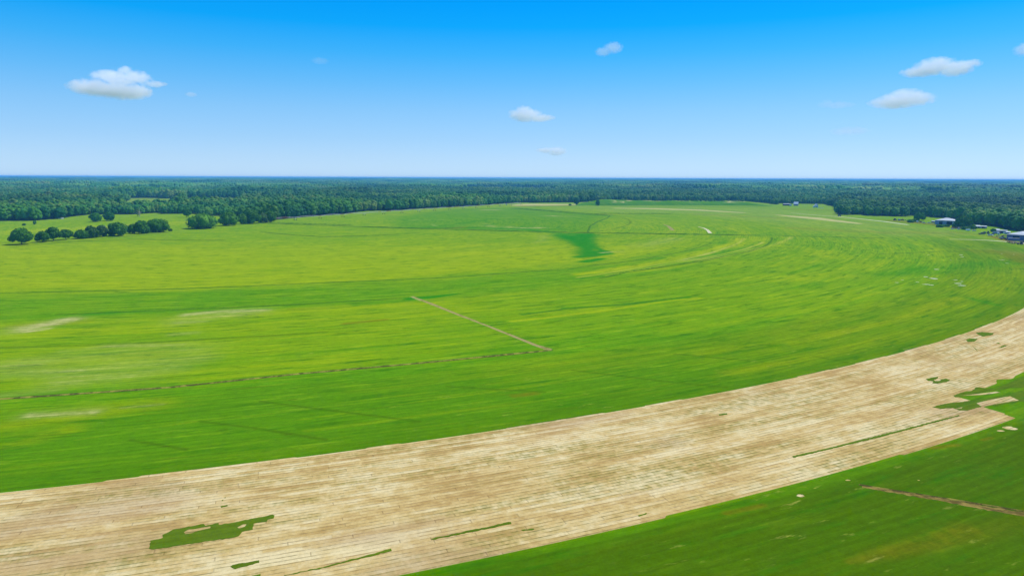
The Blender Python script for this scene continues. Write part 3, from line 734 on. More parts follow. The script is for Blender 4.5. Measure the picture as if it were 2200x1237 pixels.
def crown_mesh(name, lobes, sub, amp, leaves, leaf, seed, mat, fill=1.0):
    "lumpy lobes of foliage with many loose leaf clumps standing off them"
    g = np.random.default_rng(seed); vs_, fs = [], []; n = 0
    v0, f0 = ICO[sub]
    for li, (cx_, cy_, cz, rx, rz) in enumerate(lobes):
        d = 1 + amp * (n3(v0 + li * 3.1, 1.6, seed + li) - .5) * 2
        v = v0 * d[:, None] * np.array([rx, rx, rz]) * fill + np.array([cx_, cy_, cz]); vs_.append(v); fs.append(np.concatenate([f0, f0[:, :1] * 0 - 1], 1) * 0 + np.concatenate([f0, f0[:, 2:3]], 1) + n); n += len(v)
    tri_v = np.concatenate(vs_); tri_f = np.concatenate(fs)[:, :3]
    L_ = len(lobes); wts = np.array([l[3] ** 2 for l in lobes]); wts = wts / wts.sum()
    pick = g.choice(L_, leaves, p=wts); lo = np.array(lobes)[pick]
    d = g.normal(size=(leaves, 3)); d /= np.linalg.norm(d, axis=1)[:, None]
    rr = g.uniform(.86, 1.22, leaves)[:, None]
    c = lo[:, :3] + d * rr * np.stack([lo[:, 3], lo[:, 3], lo[:, 4]], 1)
    nrm = d + g.normal(size=d.shape) * .55; nrm /= np.linalg.norm(nrm, axis=1)[:, None]
    a = np.cross(nrm, g.normal(size=d.shape)); a /= np.linalg.norm(a, axis=1)[:, None]; b = np.cross(nrm, a)
    s = leaf * g.uniform(.5, 1.3, leaves)[:, None]
    q1, q2, q3 = c + a * s, c - a * s * .5 + b * s * .9, c - a * s * .5 - b * s * .9
    lv = np.stack([q1, q2, q3], 1).reshape(-1, 3); lf = np.arange(len(lv)).reshape(-1, 3) + n
    V_ = np.concatenate([tri_v, lv]); Fa = np.concatenate([tri_f, lf])
    me = quads_mesh(name, V_, Fa.astype(np.int32)); me.materials.append(mat); return me

def round_lobes(g, h, w_, low, k_, ra=.38, rb=.52):
    "k_ lobes filling a crown of height h and width w_ whose foliage starts at low*h"
    L_ = []; z0 = h * low
    for i in range(k_):
        t = (i + .5) / k_; a = i * 2.4 + g.uniform(0, 1); rad_ = w_ * .5 * g.uniform(ra, rb)
        off = (w_ * .5 - rad_ * .9) * math.sqrt(g.uniform(.2, 1.15)) * math.sin(math.pi * min(1, .28 + .62 * t))
        z = z0 + rad_ * .75 + (h - z0 - rad_ * 1.5) * t
        L_.append((off * math.cos(a), off * math.sin(a), z, rad_, rad_ * g.uniform(.75, 1.0)))
    L_.append((0, 0, z0 + (h - z0) * .52, w_ * .33, (h - z0) * .36))
    return L_

def trunk_mesh(name, h, r, g, limbs=5, top=.55, pale=False):
    mb = MB(); mb.tube([(0, 0, -.15), (r * .1, 0, h * .18), (.1 * r, r * .3, h * top)], [r * 1.25, r * .8, r * .4], 8)
    for i in range(limbs):
        a = i * 2.4; z = h * g.uniform(.16, .42); l = h * g.uniform(.22, .36)
        mb.tube([(0, 0, z), (math.cos(a) * l * .5, math.sin(a) * l * .5, z + l * .45), (math.cos(a) * l, math.sin(a) * l, z + l * .8)], [r * .5, r * .33, r * .12], 6)
    me = bpy.data.meshes.new(name); me.from_pydata(mb.v, [], mb.f); me.materials.append(M['bark_pale' if pale else 'bark']); return me

# field trees, one by one: (x, base y, top y, width px, foliage starts at, kind, label)
field = [
 (47, 525, 492, 43, .16, 'n', 'lone dark round tree at the far left end of the tree row'),
 (92, 520, 499, 29, .14, 'n', 'small dark tree just right of the lone leftmost tree'),
 (115, 517, 489, 30, .18, 'n', 'taller airy tree second right of the lone leftmost tree'),
 (142, 514.5, 494, 28, .2, 'n', 'airy tree with bare lower trunk, third right of the leftmost tree'),
 (176, 512.5, 495, 32, .02, 'n', 'low spreading bush at the left of the longer thicket'),
 (198, 511, 486, 28, .03, 'l', 'light green bushy tree in the left part of the thicket'),
 (220, 508.5, 484.5, 25, .03, 'l', 'light green bushy tree beside the big dark round tree'),
 (254, 506.5, 479, 43, .06, 'n', 'big dark round tree in the middle of the thicket'),
 (284, 501.5, 482, 22, .04, 'n', 'small dark tree between the big round tree and the taller pair'),
 (305, 501.5, 475, 32, .05, 'n', 'tall dark tree left of the thicket right end'),
 (340, 498.5, 471, 42, .04, 'n', 'broad dark tree ending the thicket on the right'),
 (366, 496.5, 491.5, 9, .0, 'n', 'tiny low shrub right of the thicket'),
 (436, 490.5, 461, 60, .03, 'n', 'widest dark round tree standing alone past the gap in the row'),
 (492, 484.5, 457, 38, .04, 'n', 'round dark tree between the widest tree and the wood'),
 (522, 481.5, 460, 22, .04, 'n', 'low dark tree left of the tall one at the wood corner'),
 (543, 480.5, 452, 32, .04, 'n', 'tall dark tree at the corner of the wood'),
 (566, 478.5, 458, 22, .05, 'l', 'lighter tree near the left end of the irrigation machine'),
 (580, 477.5, 453, 28, .05, 'n', 'dark tree right behind the hut of the irrigation machine'),
 (206, 476.5, 457.5, 24, .08, 'f', 'dark tree alone in the back of the left meadow, left of a pair'),
 (235, 474.5, 456, 24, .08, 'f', 'dark tree alone in the back of the left meadow, right of a pair'),
 (75, 482.5, 474.5, 7, .1, 'f', 'small dark tree alone in the left meadow'),
 (52, 484.5, 480, 7, .0, 'l', 'faint little shrub in the left meadow'),
 (401, 467, 446, 18, .15, 'f', 'tree at the back edge of the meadow above the widest tree'),
 (296, 465, 449, 9, .2, 'l', 'pale yellowish tree at the back of the left meadow'),
 (1238, 440.5, 424, 12, .1, 'f', 'dark tree at the left foot of the long mound'),
 (1284, 442.3, 430, 9, .05, 'f', 'dark narrow tree in front of the left end of the mound'),
 (1225, 441.6, 438.3, 6, .0, 'f', 'low bush by the brown basin left of the mound'),
 (1975, 474, 456, 21, .1, 'n', 'tall tree at the edge of the right wood, left of the pale barn'),
 (1956, 478, 472, 14, .0, 'n', 'low bush below the tree left of the pale barn'),
 (1964, 476.5, 470, 10, .0, 'n', 'bush against the trunk of the tree left of the pale barn'),
 (2067, 489.5, 465, 30, .02, 'n', 'big dark tree touching the right wall of the pale barn'),
 (2082, 488.5, 468, 16, .02, 'n', 'tall narrow tree right of the pale barn'),
 (2052, 488.5, 480, 12, .0, 'n', 'low dark bush at the front corner of the pale barn'),
 (2019, 488.3, 482.5, 16, .0, 'n', 'bush in front of the left end of the pale barn'),
 (2034, 487.3, 482.8, 10, .0, 'n', 'small bush in front of the pale barn front wall'),
 (2090, 492, 484, 15, .0, 'n', 'low bush right of the big tree by the pale barn'),
 (2075, 493.5, 488, 18, .0, 'n', 'low bush behind the long white trailer'),
 (2134, 498, 491.5, 11, .0, 'n', 'dark bush behind the white front truck in the yard'),
]
matk = {'n': 'foliage_near', 'l': 'foliage_light', 'f': 'foliage'}
for i, (x, yb, yt, wp, low, kd, lab) in enumerate(field):
    g = np.random.default_rng(100 + i); q = G(x, yb); depth = q[1] * _cp + H * _sp
    h = (yb - yt) / F * depth * 1.02; w_ = wp / F * depth
    shrub = h < 8 and low < .06
    w_ *= 1.08; L_ = round_lobes(g, h, w_, low, 14 if w_ < 1.25 * h else 20, .27, .42)
    nm = 'shrub' if shrub else 'tree'
    t = empty(nm, (q[0], q[1], 0), g.uniform(0, 6)); tag(t, lab, 'bush' if 'bush' in lab or 'shrub' in lab else 'tree', 'trees and bushes standing around the fields')
    nl = int(min(5200, 900 + w_ * h * 16))
    link('foliage' if shrub else 'crown', crown_mesh('crown', L_, 2, .6, nl, .42 + .025 * h, 200 + i, M[matk[kd]], .84), parent=t)
    link('stem' if shrub else 'trunk', trunk_mesh('trunk', h, .022 * h + .08, g, 4), parent=t)
# bare dead tree in the meadow back
q = G(300, 465.5); t = empty('dead_tree', (q[0], q[1], 0)); tag(t, 'bare pale dead tree at the back of the left meadow', 'tree')
g = np.random.default_rng(5); link('trunk', trunk_mesh('dead_trunk', 15, .5, g, 9, .95, True), parent=t)

# scrub on the mound
shr = [crown_mesh('shrub_crown', round_lobes(np.random.default_rng(700 + k_), 4.0, 5.5, .0, 6), 2, .35, 260, .5, 710 + k_, M['foliage_light' if k_ else 'foliage'], .95) for k_ in range(3)]
for i in range(46):
    x = 1290 + i * 6.9 + random.uniform(-3, 3); q = G(x, 439.6 + random.uniform(-.5, .3) - (1.0 if x < 1560 else .4))
    o = link('shrub', shr[random.choice((0, 1, 2, 1))], loc=(q[0], q[1] , 6.6 if 1310 < x < 1610 else 1.0), rz=random.uniform(0, 6)); s = random.uniform(.5, 1.6); o.scale = (s * random.uniform(1, 1.5), s, s * random.uniform(.6, 1.1))
    tag(o, 'scrubby bush growing along the top of the long grass mound', 'bush', 'bushes along the long mound')

# wood trees: six kinds sharing meshes
kinds = []
for k_ in range(6):
    g = np.random.default_rng(300 + k_); h = (18, 20, 18, 21, 19, 17)[k_]; w_ = (16, 15, 19, 15, 14, 17)[k_]
    me = crown_mesh('tree', round_lobes(g, h, w_, .10, 12, .34, .5), 2, .3, 520, .85, 310 + k_, M['foliage'], .95)
    kinds.append(me)

def candidates():
    xs = []; step = 9.6
    X_, Y_ = np.meshgrid(np.arange(-3000, 3000, step), np.arange(400, 3300, step))
    X_ = (X_ + rng.uniform(-.45, .45, X_.shape) * step).ravel(); Y_ = (Y_ + rng.uniform(-.45, .45, Y_.shape) * step).ravel()
    keep = (np.abs(np.degrees(np.arctan2(X_, Y_))) < 41) & (np.hypot(X_, Y_) < 3300)
    X_, Y_ = X_[keep], Y_[keep]
    d = depth_in_wood(X_, Y_); keep = (d > 0) & ~clearing(X_, Y_)
    # a few gaps further in
    gap = fbm(X_ / 90, Y_ / 90, 55, 3) > .72
    keep &= ~(gap & (d > 6))
    u, v = proj(X_, Y_)
    # front row of the central wood is thin behind the mound, and the houses stand free
    for hx, hy, hr in ((637, 1596, 30), (658, 1500, 28), (668, 1590, 26), (565, 905, 34), (485, 660, 34)):
        keep &= np.hypot(X_ - hx, Y_ - hy) > hr
    return X_[keep], Y_[keep]
TX, TY = candidates()
u, v = proj(TX, TY)
TS = .80 + .30 * rng.random(len(TX)) ** 1.3 + .9 * (fbm(TX / 160, TY / 160, 60, 3) - .5)
TS *= np.where((u > 1795) & (v > 440), .80, 1.0) * np.where((v < 427) & (v > 420) & (u < 800) & (u > 230), 1.25, 1.0) 
TS *= np.where((u < 540) & (v > 450) & (u > 235), .88, 1.0)
TS *= np.where((u > 1280) & (u < 1800) & (v > 428), .72, 1.0)
TK = rng.integers(0, 6, len(TX)); TR = rng.uniform(0, 6.28, len(TX))
inside = (u > -20) & (u < 2220)
dd = np.where(inside, np.hypot(TX, TY), 1e9)
# the nearest trees in view are single trees; their row positions come first
NIND = 300 - len(field) - 2
near = np.argsort(dd)[:NIND]
for i in near:
    if u[i] > 1200: lab, grp = 'leafy tree in the front rows of the dense wood behind the barns on the right', 'trees of the right wood'
    elif u[i] > 560: lab, grp = 'leafy tree in the front rows of the wood behind the irrigation machine', 'trees of the middle wood'
    else: lab, grp = 'leafy tree in the front rows of the wood behind the left meadow', 'trees of the left wood'
    o = bpy.data.objects.new('tree', kinds[TK[i]]); COL.objects.link(o)
    o.location = (TX[i], TY[i], 0); o.rotation_euler = (0, 0, TR[i]); s = TS[i]; o.scale = (s, s, s)
    tag(o, lab, 'tree', grp)
rest = np.setdiff1d(np.arange(len(TX)), near)

lib = bpy.data.collections.new('tree_kinds')
for k_, me in enumerate(kinds):
    lib.objects.link(bpy.data.objects.new('kind_%d' % k_, me))

def scatter(name, X_, Y_, Z_, K_, R__, S_, coll):
    me = bpy.data.meshes.new(name); n = len(X_); me.vertices.add(n)
    me.vertices.foreach_set('co', np.stack([X_, Y_, Z_], 1).astype(np.float32).ravel())
    a = me.attributes.new('pick', 'INT', 'POINT'); a.data.foreach_set('value', K_.astype(np.int32))
    a = me.attributes.new('turn', 'FLOAT_VECTOR', 'POINT'); a.data.foreach_set('vector', np.stack([R__ * 0, R__ * 0, R__], 1).astype(np.float32).ravel())
    a = me.attributes.new('size', 'FLOAT_VECTOR', 'POINT'); a.data.foreach_set('vector', S_.astype(np.float32).ravel())
    me.update()
    o = link(name, me); ng = bpy.data.node_groups.new(name, 'GeometryNodeTree')
    ng.interface.new_socket('Geometry', in_out='INPUT', socket_type='NodeSocketGeometry'); ng.interface.new_socket('Geometry', in_out='OUTPUT', socket_type='NodeSocketGeometry')
    gi = ng.nodes.new('NodeGroupInput'); go = ng.nodes.new('NodeGroupOutput'); ip = ng.nodes.new('GeometryNodeInstanceOnPoints'); ci = ng.nodes.new('GeometryNodeCollectionInfo')
    ci.inputs[0].default_value = coll; ci.inputs['Separate Children'].default_value = True; ci.inputs['Reset Children'].default_value = True
    ip.inputs['Pick Instance'].default_value = True
    def na_(nm, ty):
        q_ = ng.nodes.new('GeometryNodeInputNamedAttribute'); q_.data_type = ty; q_.inputs[0].default_value = nm; return q_.outputs[0]
    ng.links.new(gi.outputs[0], ip.inputs['Points']); ng.links.new(ci.outputs[0], ip.inputs['Instance'])
    ng.links.new(na_('pick', 'INT'), ip.inputs['Instance Index']); ng.links.new(na_('size', 'FLOAT_VECTOR'), ip.inputs['Scale'])
    e = ng.nodes.new('FunctionNodeEulerToRotation'); ng.links.new(na_('turn', 'FLOAT_VECTOR'), e.inputs[0]); ng.links.new(e.outputs[0], ip.inputs['Rotation'])
    ng.links.new(ip.outputs[0], go.inputs[0])
    md = o.modifiers.new('scatter', 'NODES'); md.node_group = ng
    return o
s3 = np.repeat(TS[rest][:, None], 3, 1)
tag(scatter('woodland', TX[rest], TY[rest], TX[rest] * 0, TK[rest], TR[rest], s3, lib), 'dense green wood stretching away behind the farm fields', 'wood', kind='stuff')

# far canopy: 90 m pieces of wood, many crowns each
far_lib = bpy.data.collections.new('far_wood_kinds')
v1, f1 = ICO[1]
for k_ in range(5):
    g = np.random.default_rng(500 + k_); vs_, fs = [], []; n = 0
    P = [(x + g.uniform(-4, 4), y + g.uniform(-4, 4)) for x in np.arange(-48, 50, 10.5) for y in np.arange(-48, 50, 10.5)]
    for x, y in P:
        if fbm(np.array([x / 40 + k_ * 9]), np.array([y / 40]), 90, 2)[0] > .74: continue
        rr = g.uniform(5.0, 8.0); z = g.uniform(9, 17)
        d = 1 + .35 * (n3(v1 + n, 1.3, n % 97) - .5) * 2
        vs_.append(v1 * d[:, None] * np.array([rr, rr, rr * .9]) + np.array([x, y, z])); fs.append(f1 + n); n += len(v1)
    me = quads_mesh('far_wood', np.concatenate(vs_), np.concatenate(fs).astype(np.int32)); me.materials.append(M['foliage'])
    far_lib.objects.link(bpy.data.objects.new('piece_%d' % k_, me))
fx, fy, fs_ = [], [], []
for r0, r1, step, sc in ((3230, 9000, 84, 1.0), (9000, 25500, 168, 2.0)):
    rr_ = np.arange(r0, r1, step)
    for r_ in rr_:
        a_ = np.arange(-41, 41, math.degrees(step / r_)); a_ = np.radians(a_ + rng.uniform(-.3, .3, len(a_)) * math.degrees(step / r_))
        x_, y_ = r_ * np.sin(a_), r_ * np.cos(a_); k2 = ~clearing(x_, y_)
        fx.append(x_[k2]); fy.append(y_[k2]); fs_.append(np.full(k2.sum(), sc))
fx, fy, fs_ = map(np.concatenate, (fx, fy, fs_))
for bx_, by_ in ((1847, 407), (1860, 409), (1676, 404), (1798, 405), (1516, 405)):
    q = G(bx_, by_); k2 = np.hypot(fx - q[0], (fy - q[1]) * .6) > 90; fx, fy, fs_ = fx[k2], fy[k2], fs_[k2]
zs = rng.uniform(.75, 1.25, len(fx)) * (.55 + 1.2 * fbm(fx / 700, fy / 700, 71, 3))
tag(scatter('distant_forest', fx, fy, relief(fx, fy), rng.integers(0, 5, len(fx)), rng.uniform(0, 6.28, len(fx)), np.stack([fs_ * 1.02, fs_ * 1.02, zs * np.where(fs_ > 1, 1.15, 1)], 1), far_lib),
    'far-off forest fading to blue under the horizon', 'forest', kind='stuff')

# ------------------------------------------------------------------ centre pivot irrigation machine
TH = R(61.3); D_ = np.array([math.cos(TH), math.sin(TH)]); NRM = np.array([-D_[1], D_[0]])
irr = empty('irrigation_machine', (float(PIV[0]), float(PIV[1]), 0), TH)
tag(irr, 'very long centre pivot sprinkler pipe on wheeled towers along the left wood', 'irrigation machine')
SP = 48.6
for i in range(15):
    x0, x1 = i * SP, (i + 1) * SP; mb = MB()
    pts = [(x0 + (x1 - x0) * t, 0, 4.0 + 1.1 * math.sin(math.pi * t)) for t in np.linspace(0, 1, 9)]
    mb.tube(pts, .26, 8)
    low = [(x0 + (x1 - x0) * t, 0, 3.2 - .5 * math.sin(math.pi * t) + 1.0 * math.sin(math.pi * t)) for t in np.linspace(.06, .94, 7)]
    for sgn in (-1, 1): mb.tube([(a, sgn * .7, c) for a, _, c in low], .05, 5)
    for a, _, c in low:
        zt = 4.0 + 1.1 * math.sin(math.pi * (a - x0) / (x1 - x0))
        for sgn in (-1, 1): mb.tube([(a, sgn * .7, c), (a, 0, zt)], .04, 4)
        mb.tube([(a, -.7, c), (a, .7, c)], .04, 4)
        mb.tube([(a, 0, zt), (a + .1, .2, 1.8)], .02, 4)
    mb.build('pipe_span', M['steel'], irr)
    tw = MB(); X1 = x1
    for sgn in (-1, 1):
        tw.tube([(X1, sgn * 2.1, .8), (X1, 0, 3.9)], .09, 6); tw.tube([(X1 - .5, sgn * 2.1, .8), (X1, 0, 3.9)], .06, 6)
    tw.tube([(X1, -2.3, .75), (X1, 2.3, .75)], .11, 6)
    to = tw.build('tower', M['rust' if i % 3 else 'steel'], irr)
    for sgn in (-1, 1):
        wm = MB(); wm.tube([(X1 - .2, sgn * 2.2, .66), (X1 + .2, sgn * 2.2, .66)], .66, 14); wm.build('wheel', M['rubber'], to)
hut = MB(); 
for sx in (-1, 1):
    for sy in (-1, 1): hut.tube([(sx * 1.3, sy * 1.3, 0), (sx * .25, sy * .25, 4.0)], .1, 6)
hut.tube([(0, 0, 0), (0, 0, 4.3)], .18, 8); hut.build('pivot_frame', M['steel'], irr)
MB().box(-3.8, -1.8, -1.6, 1.6, 0.02, 2.7).build('control_box', M['siding_white'], irr, .06)

# ------------------------------------------------------------------ barns and houses
def gable(name, label, px, L_, W_, Hh, rise, rz, wall, roof, cat='barn', eave=.5, doors=(), hip=False):
    q = G(*px) if len(px) == 2 else px[:2]
    t = empty(name, (q[0], q[1], 0), rz); tag(t, label, cat)
    wl = MB(); (wl.box(-W_ / 2, W_ / 2, -L_ / 2, L_ / 2, 0, Hh) if hip else wl.prism([(-W_ / 2, 0), (W_ / 2, 0), (W_ / 2, Hh), (0, Hh + rise), (-W_ / 2, Hh)], -L_ / 2, L_ / 2))
    wo_ = wl.build('wall', wall, t)
    rf = MB(); o = W_ / 2 + eave; dz = rise * eave / (W_ / 2)
    if hip:
        a, b = o, L_ / 2 + eave; k_ = max(0, (L_ - W_) / 2)
        rf.add([(-a, -b, Hh), (a, -b, Hh), (a, b, Hh), (-a, b, Hh), (-a, -b, Hh + .25), (a, -b, Hh + .25), (a, b, Hh + .25), (-a, b, Hh + .25), (0, -k_ - .01, Hh + rise), (0, k_ + .01, Hh + rise)],
               [(3, 2, 1, 0), (0, 1, 5, 4), (1, 2, 6, 5), (2, 3, 7, 6), (3, 0, 4, 7), (4, 5, 8), (6, 7, 9), (5, 6, 9, 8), (7, 4, 8, 9)])
    else: rf.prism([(-o, Hh - dz + .03), (0, Hh + rise + .03), (o, Hh - dz + .03), (o, Hh - dz + .28), (0, Hh + rise + .28), (-o, Hh - dz + .28)], -L_ / 2 - eave, L_ / 2 + eave)
    rf.build('roof', roof, t)
    for side, c, w_, h_ in doors:
        d = MB()
        if side == 'x-': d.box(-W_ / 2 - .06, -W_ / 2 + .02, c - w_ / 2, c + w_ / 2, .02, h_)
        if side == 'x+': d.box(W_ / 2 - .02, W_ / 2 + .06, c - w_ / 2, c + w_ / 2, .02, h_)
        if side == 'y-': d.box(c - w_ / 2, c + w_ / 2, -L_ / 2 - .06, -L_ / 2 + .02, .02, h_)
        d.build('door', M['opening'], t)
    return t
gable('barn', 'pale metal roofed grey barn seen corner-on in front of the dark wood', (2033, 482.2), 22, 20, 5.6, 3.4, R(43), M['siding'], M['roof_white'], doors=(('y-', -4, 6.5, 4.6), ('y-', 5.5, 3.2, 3.4), ('x-', -6, 6.5, 4.6), ('x-', 4, 4, 4)), hip=True)
gable('barn', 'violet grey barn with pale roof cut off by the right frame edge', (2196, 515.5), 24, 17, 5.6, 3.2, R(-62), M['siding_violet'], M['roof_white'], doors=(('y-', 0, 6, 4.4), ('x-', -4, 4.4, 3.8), ('x-', 4, 4.4, 3.8), ('x+', 0, 5, 4)), hip=True)
gable('shed', 'long low shed with pale roof at the foot of the wood, right of the tree', (2108, 490.5), 11, 4.5, 2.4, .6, R(62), M['siding'], M['roof_white'], 'shed', .25, (('x-', -2, 3, 2), ('x-', 3, 2, 2)))
gable('shed', 'grey shed with pale roof behind the white front truck', (2151, 501), 9, 4.5, 3.0, .5, R(62), M['siding'], M['roof_white'], 'shed', .25, (('x-', 0, 2.4, 2.2),))
gable('shed', 'open sided shelter with thin white roof left of the steep roof', (1689.5, 441.8), 15, 7, 3.6, .7, R(84), M['opening'], M['roof_white'], 'shelter', .6)  # solid near-black walls: the shade under the open roof, put into colour
gable('house', 'cottage with steep pale roof at the edge of the wood', (1710, 442), 9, 9, 4.0, 4.6, R(60), M['siding_violet'], M['roof'], 'house', .5, (('y-', 0, 1.2, 2.1),))
gable('shed', 'tiny cream shed beside the open shelter', (1698.5, 442.4), 3, 3.5, 3.4, .5, R(10), M['siding_white'], M['opening'], 'shed', .2, (('y-', 0, 1.2, 2.1),))
gable('house', 'small white gabled house behind the white rail fence', (1753.5, 445.6), 6, 5.5, 4.6, 2.6, R(12), M['siding_white'], M['roof_white'], 'house', .4, (('y-', 0, 1.1, 2.1), ('y-', -1.7, .8, 1.2 + 1)))
gable('shed', 'low white annexe left of the small white house', (1749.3, 446), 4, 3.5, 3.6, .5, R(12), M['siding_white'], M['roof_white'], 'shed', .3, (('y-', 0, 1.0, 2.1),))
gable('shed', 'tiny white shed at the left wood edge above the meadow', (131, 470.2), 6, 3.5, 1.5, .4, R(80), M['siding_white'], M['roof_white'], 'shed', .2, (('y-', 0, 1.0, 1.3),))
gable('shed', 'tiny pale shed by the end of the irrigation machine', (1088, 440.6), 2.4, 2.2, 2.6, .5, R(20), M['siding_white'], M['roof_white'], 'shed', .2, (('y-', 0, .9, 2.0),))
gable('shed', 'tiny white roofed shelter on top of the long mound', (1394, 438.5), 5, 4, 6.8, .8, R(80), M['siding_white'], M['roof_white'], 'shed', .3, (('y-', 0, 1.0, 2.0),))
for i, (x, y, ln, wd, hh, lab) in enumerate(((1846, 407.5, 30, 22, 27, 'tallest white building of the far cluster right of the fields'), (1857, 408.5, 44, 16, 19, 'long low white building right of the tallest far one'),
        (1850, 404, 40, 14, 25, 'white building behind the tallest far one'), (1863, 407, 22, 12, 20, 'rightmost small white building of the far cluster'), (1840, 405, 18, 12, 24, 'leftmost small white building of the far cluster'),
        (1798, 405.5, 30, 14, 23, 'lone pale building among far trees left of the cluster'), (1676, 404.5, 54, 16, 23, 'long pale building far beyond the white shelter'), (1516, 406, 26, 14, 22, 'lone small pale building far beyond the mound'),
        (1820, 404.5, 90, 10, 21, 'very long thin pale building left of the far cluster'))):
    gable('building', lab, (x, y), ln, wd, hh * .86, 3, R(88 + i * 3), M['siding_white'], M['roof_white'], 'building', .5, (('x-', 0, 4, 4),))
for i, (x, y, ln_, wd_, hh_, rz_, lab) in enumerate(((2158, 499.5, 5, 3, 2.0, 60, 'small pale roofed shed between the grey shed and the violet barn'), (2165, 503, 4, 3, 2.2, 70, 'little low shed touching the back corner of the violet barn'),
        (2140, 497.5, 6, 3, 2.4, 55, 'narrow shed behind the box truck at the wood edge'), (2100, 488.5, 5, 3, 2.0, 62, 'small shed left of the long low shed'), (2006, 478.2, 5, 3.5, 1.8, 20, 'low tan lean-to beside the left wall of the pale barn'))):
    gable('shed', lab, (x, y), ln_, wd_, hh_, .5, R(rz_), M['siding'] if i % 2 else M['rust'], M['roof'], 'shed', .25, (('x-', 0, 1.4, 1.6),))
# white rail fence
q0 = G(1755, 447.2); q1 = G(1769, 447.8); fe = empty('rail_fence', (q0[0], q0[1], 0), math.atan2(q1[1] - q0[1], q1[0] - q0[0])); tag(fe, 'short white rail fence in front of the small white house', 'fence')
ln = math.hypot(q1[0] - q0[0], q1[1] - q0[1]); mb = MB()
for z in (.5, .95, 1.4): mb.box(0, ln, -.04, .04, z, z + .16)
mb.build('rail', M['siding_white'], fe)
for k_ in range(8):
    xx = ln * k_ / 7; MB().box(xx - .08, xx + .08, -.1, .1, 0, 1.7).build('post', M['siding_white'], fe)

# ------------------------------------------------------------------ vehicles and machines in the yard
def wheel_(mb_r, x, y, parent, wd=.24):
    o = MB().tube([(x, y - wd / 2, mb_r), (x, y + wd / 2, mb_r)], mb_r, 16).build('wheel', M['rubber'], parent)
    MB().tube([(x, y - wd / 2 - .01, mb_r), (x, y + wd / 2 + .01, mb_r)], mb_r * .5, 10).build('rim', M['steel'], o)
def car():
    t = empty('car', (0, 0, 0)); b = MB().prism([(-2.2, .35), (2.2, .35), (2.25, .8), (1.3, .95), (-2.1, 1.0), (-2.25, .7)], -.88, .88).build('body', M['paint'], t, .06)
    MB().prism([(-1.7, .98), (1.2, .95), (.5, 1.46), (-1.1, 1.48)], -.76, .76).build('window', M['glass'], t, .03)
    MB().box(-1.0, .4, -.72, .72, 1.47, 1.53).build('roof', M['paint'], t, .02)
    for x in (-1.4, 1.4):
        for y in (-.85, .85): wheel_(.33, x, y, t)
    return t
def pickup():
    t = empty('pickup_truck', (0, 0, 0)); MB().prism([(-2.8, .5), (2.8, .5), (2.8, 1.1), (1.5, 1.2), (-2.8, 1.2)], -.98, .98).build('body', M['paint'], t, .06)
    MB().prism([(-.6, 1.19), (1.5, 1.19), (.9, 1.8), (-.5, 1.84)], -.86, .86).build('window', M['glass'], t, .03)
    MB().box(-.45, .8, -.84, .84, 1.82, 1.9).build('roof', M['paint'], t, .02)
    MB().box(-2.7, -.75, -.85, .85, 1.19, 1.22).build('bed', M['opening'], t)
    for x in (-1.8, 1.8):
        for y in (-.92, .92): wheel_(.42, x, y, t, .28)
    return t
def tractor():
    t = empty('tractor', (0, 0, 0)); MB().box(.1, 2.5, -.45, .45, .9, 1.7).build('hood', M['paint'], t, .08)
    MB().box(-1.4, .15, -.7, .7, .8, 1.5).build('body', M['steel_dark'], t, .05)
    MB().prism([(-1.3, 1.49), (.1, 1.49), (0, 2.75), (-1.15, 2.75)], -.7, .7).build('window', M['glass'], t, .03)
    MB().box(-1.35, .15, -.8, .8, 2.74, 2.88).build('roof', M['paint'], t, .04)
    MB().tube([(1.4, .3, 1.6), (1.4, .3, 2.5)], .06, 6).build('exhaust', M['steel_dark'], t)
    for y in (-1.0, 1.0): wheel_(.95, -.9, y, t, .5); wheel_(.55, 1.9, y * .85, t, .35)
    return t
def box_truck():
    t = empty('box_truck', (0, 0, 0)); MB().box(-3.4, 1.3, -1.15, 1.15, .95, 3.2).build('cargo_box', M['siding'], t, .04)
    MB().prism([(1.4, .6), (3.4, .6), (3.4, 1.5), (2.9, 2.4), (1.4, 2.5)], -1.05, 1.05).build('cab', M['paint'], t, .08)
    MB().prism([(3.0, 1.55), (3.44, 1.55), (3.0, 2.3)], -.9, .9).build('window', M['glass'], t)
    MB().box(-3.4, 3.2, -.5, .5, .6, .94).build('chassis', M['steel_dark'], t)
    for x in (-2.3, 2.5):
        for y in (-1.0, 1.0): wheel_(.48, x, y, t, .3)
    return t
def flatbed():
    t = empty('flatbed_trailer', (0, 0, 0)); MB().box(-4, 4, -1.2, 1.2, .85, 1.0).build('deck', M['paint'], t)
    MB().box(-4, -3.8, -1.2, 1.2, 1.0, 1.9).box(3.85, 4, -1.2, 1.2, 1.0, 2.2).build('headboard', M['paint'], t)
    MB().tube([(4, 0, .8), (5.6, 0, .6)], .08, 6).build('drawbar', M['steel_dark'], t)
    MB().box(-2.5, 2.2, -.8, .8, 1.0, 1.7).build('load', M['rust'], t, .1)
    for x in (-2.2, -1.1):
        for y in (-1.0, 1.0): wheel_(.42, x, y, t, .28)
    return t
def trailer():
    t = empty('box_trailer', (0, 0, 0)); MB().box(-3.2, 3.2, -1.15, 1.15, .6, 2.7).build('body', M['paint'], t, .06)
    MB().box(3.18, 3.24, -.9, .9, .75, 2.5).build('door', M['siding_white'], t)
    MB().tube([(-3.2, 0, .6), (-4.4, 0, .5)], .07, 6).build('drawbar', M['steel_dark'], t)
    for x in (-.5, .5):
        for y in (-1.1, 1.1): wheel_(.38, x, y, t, .24)
    return t
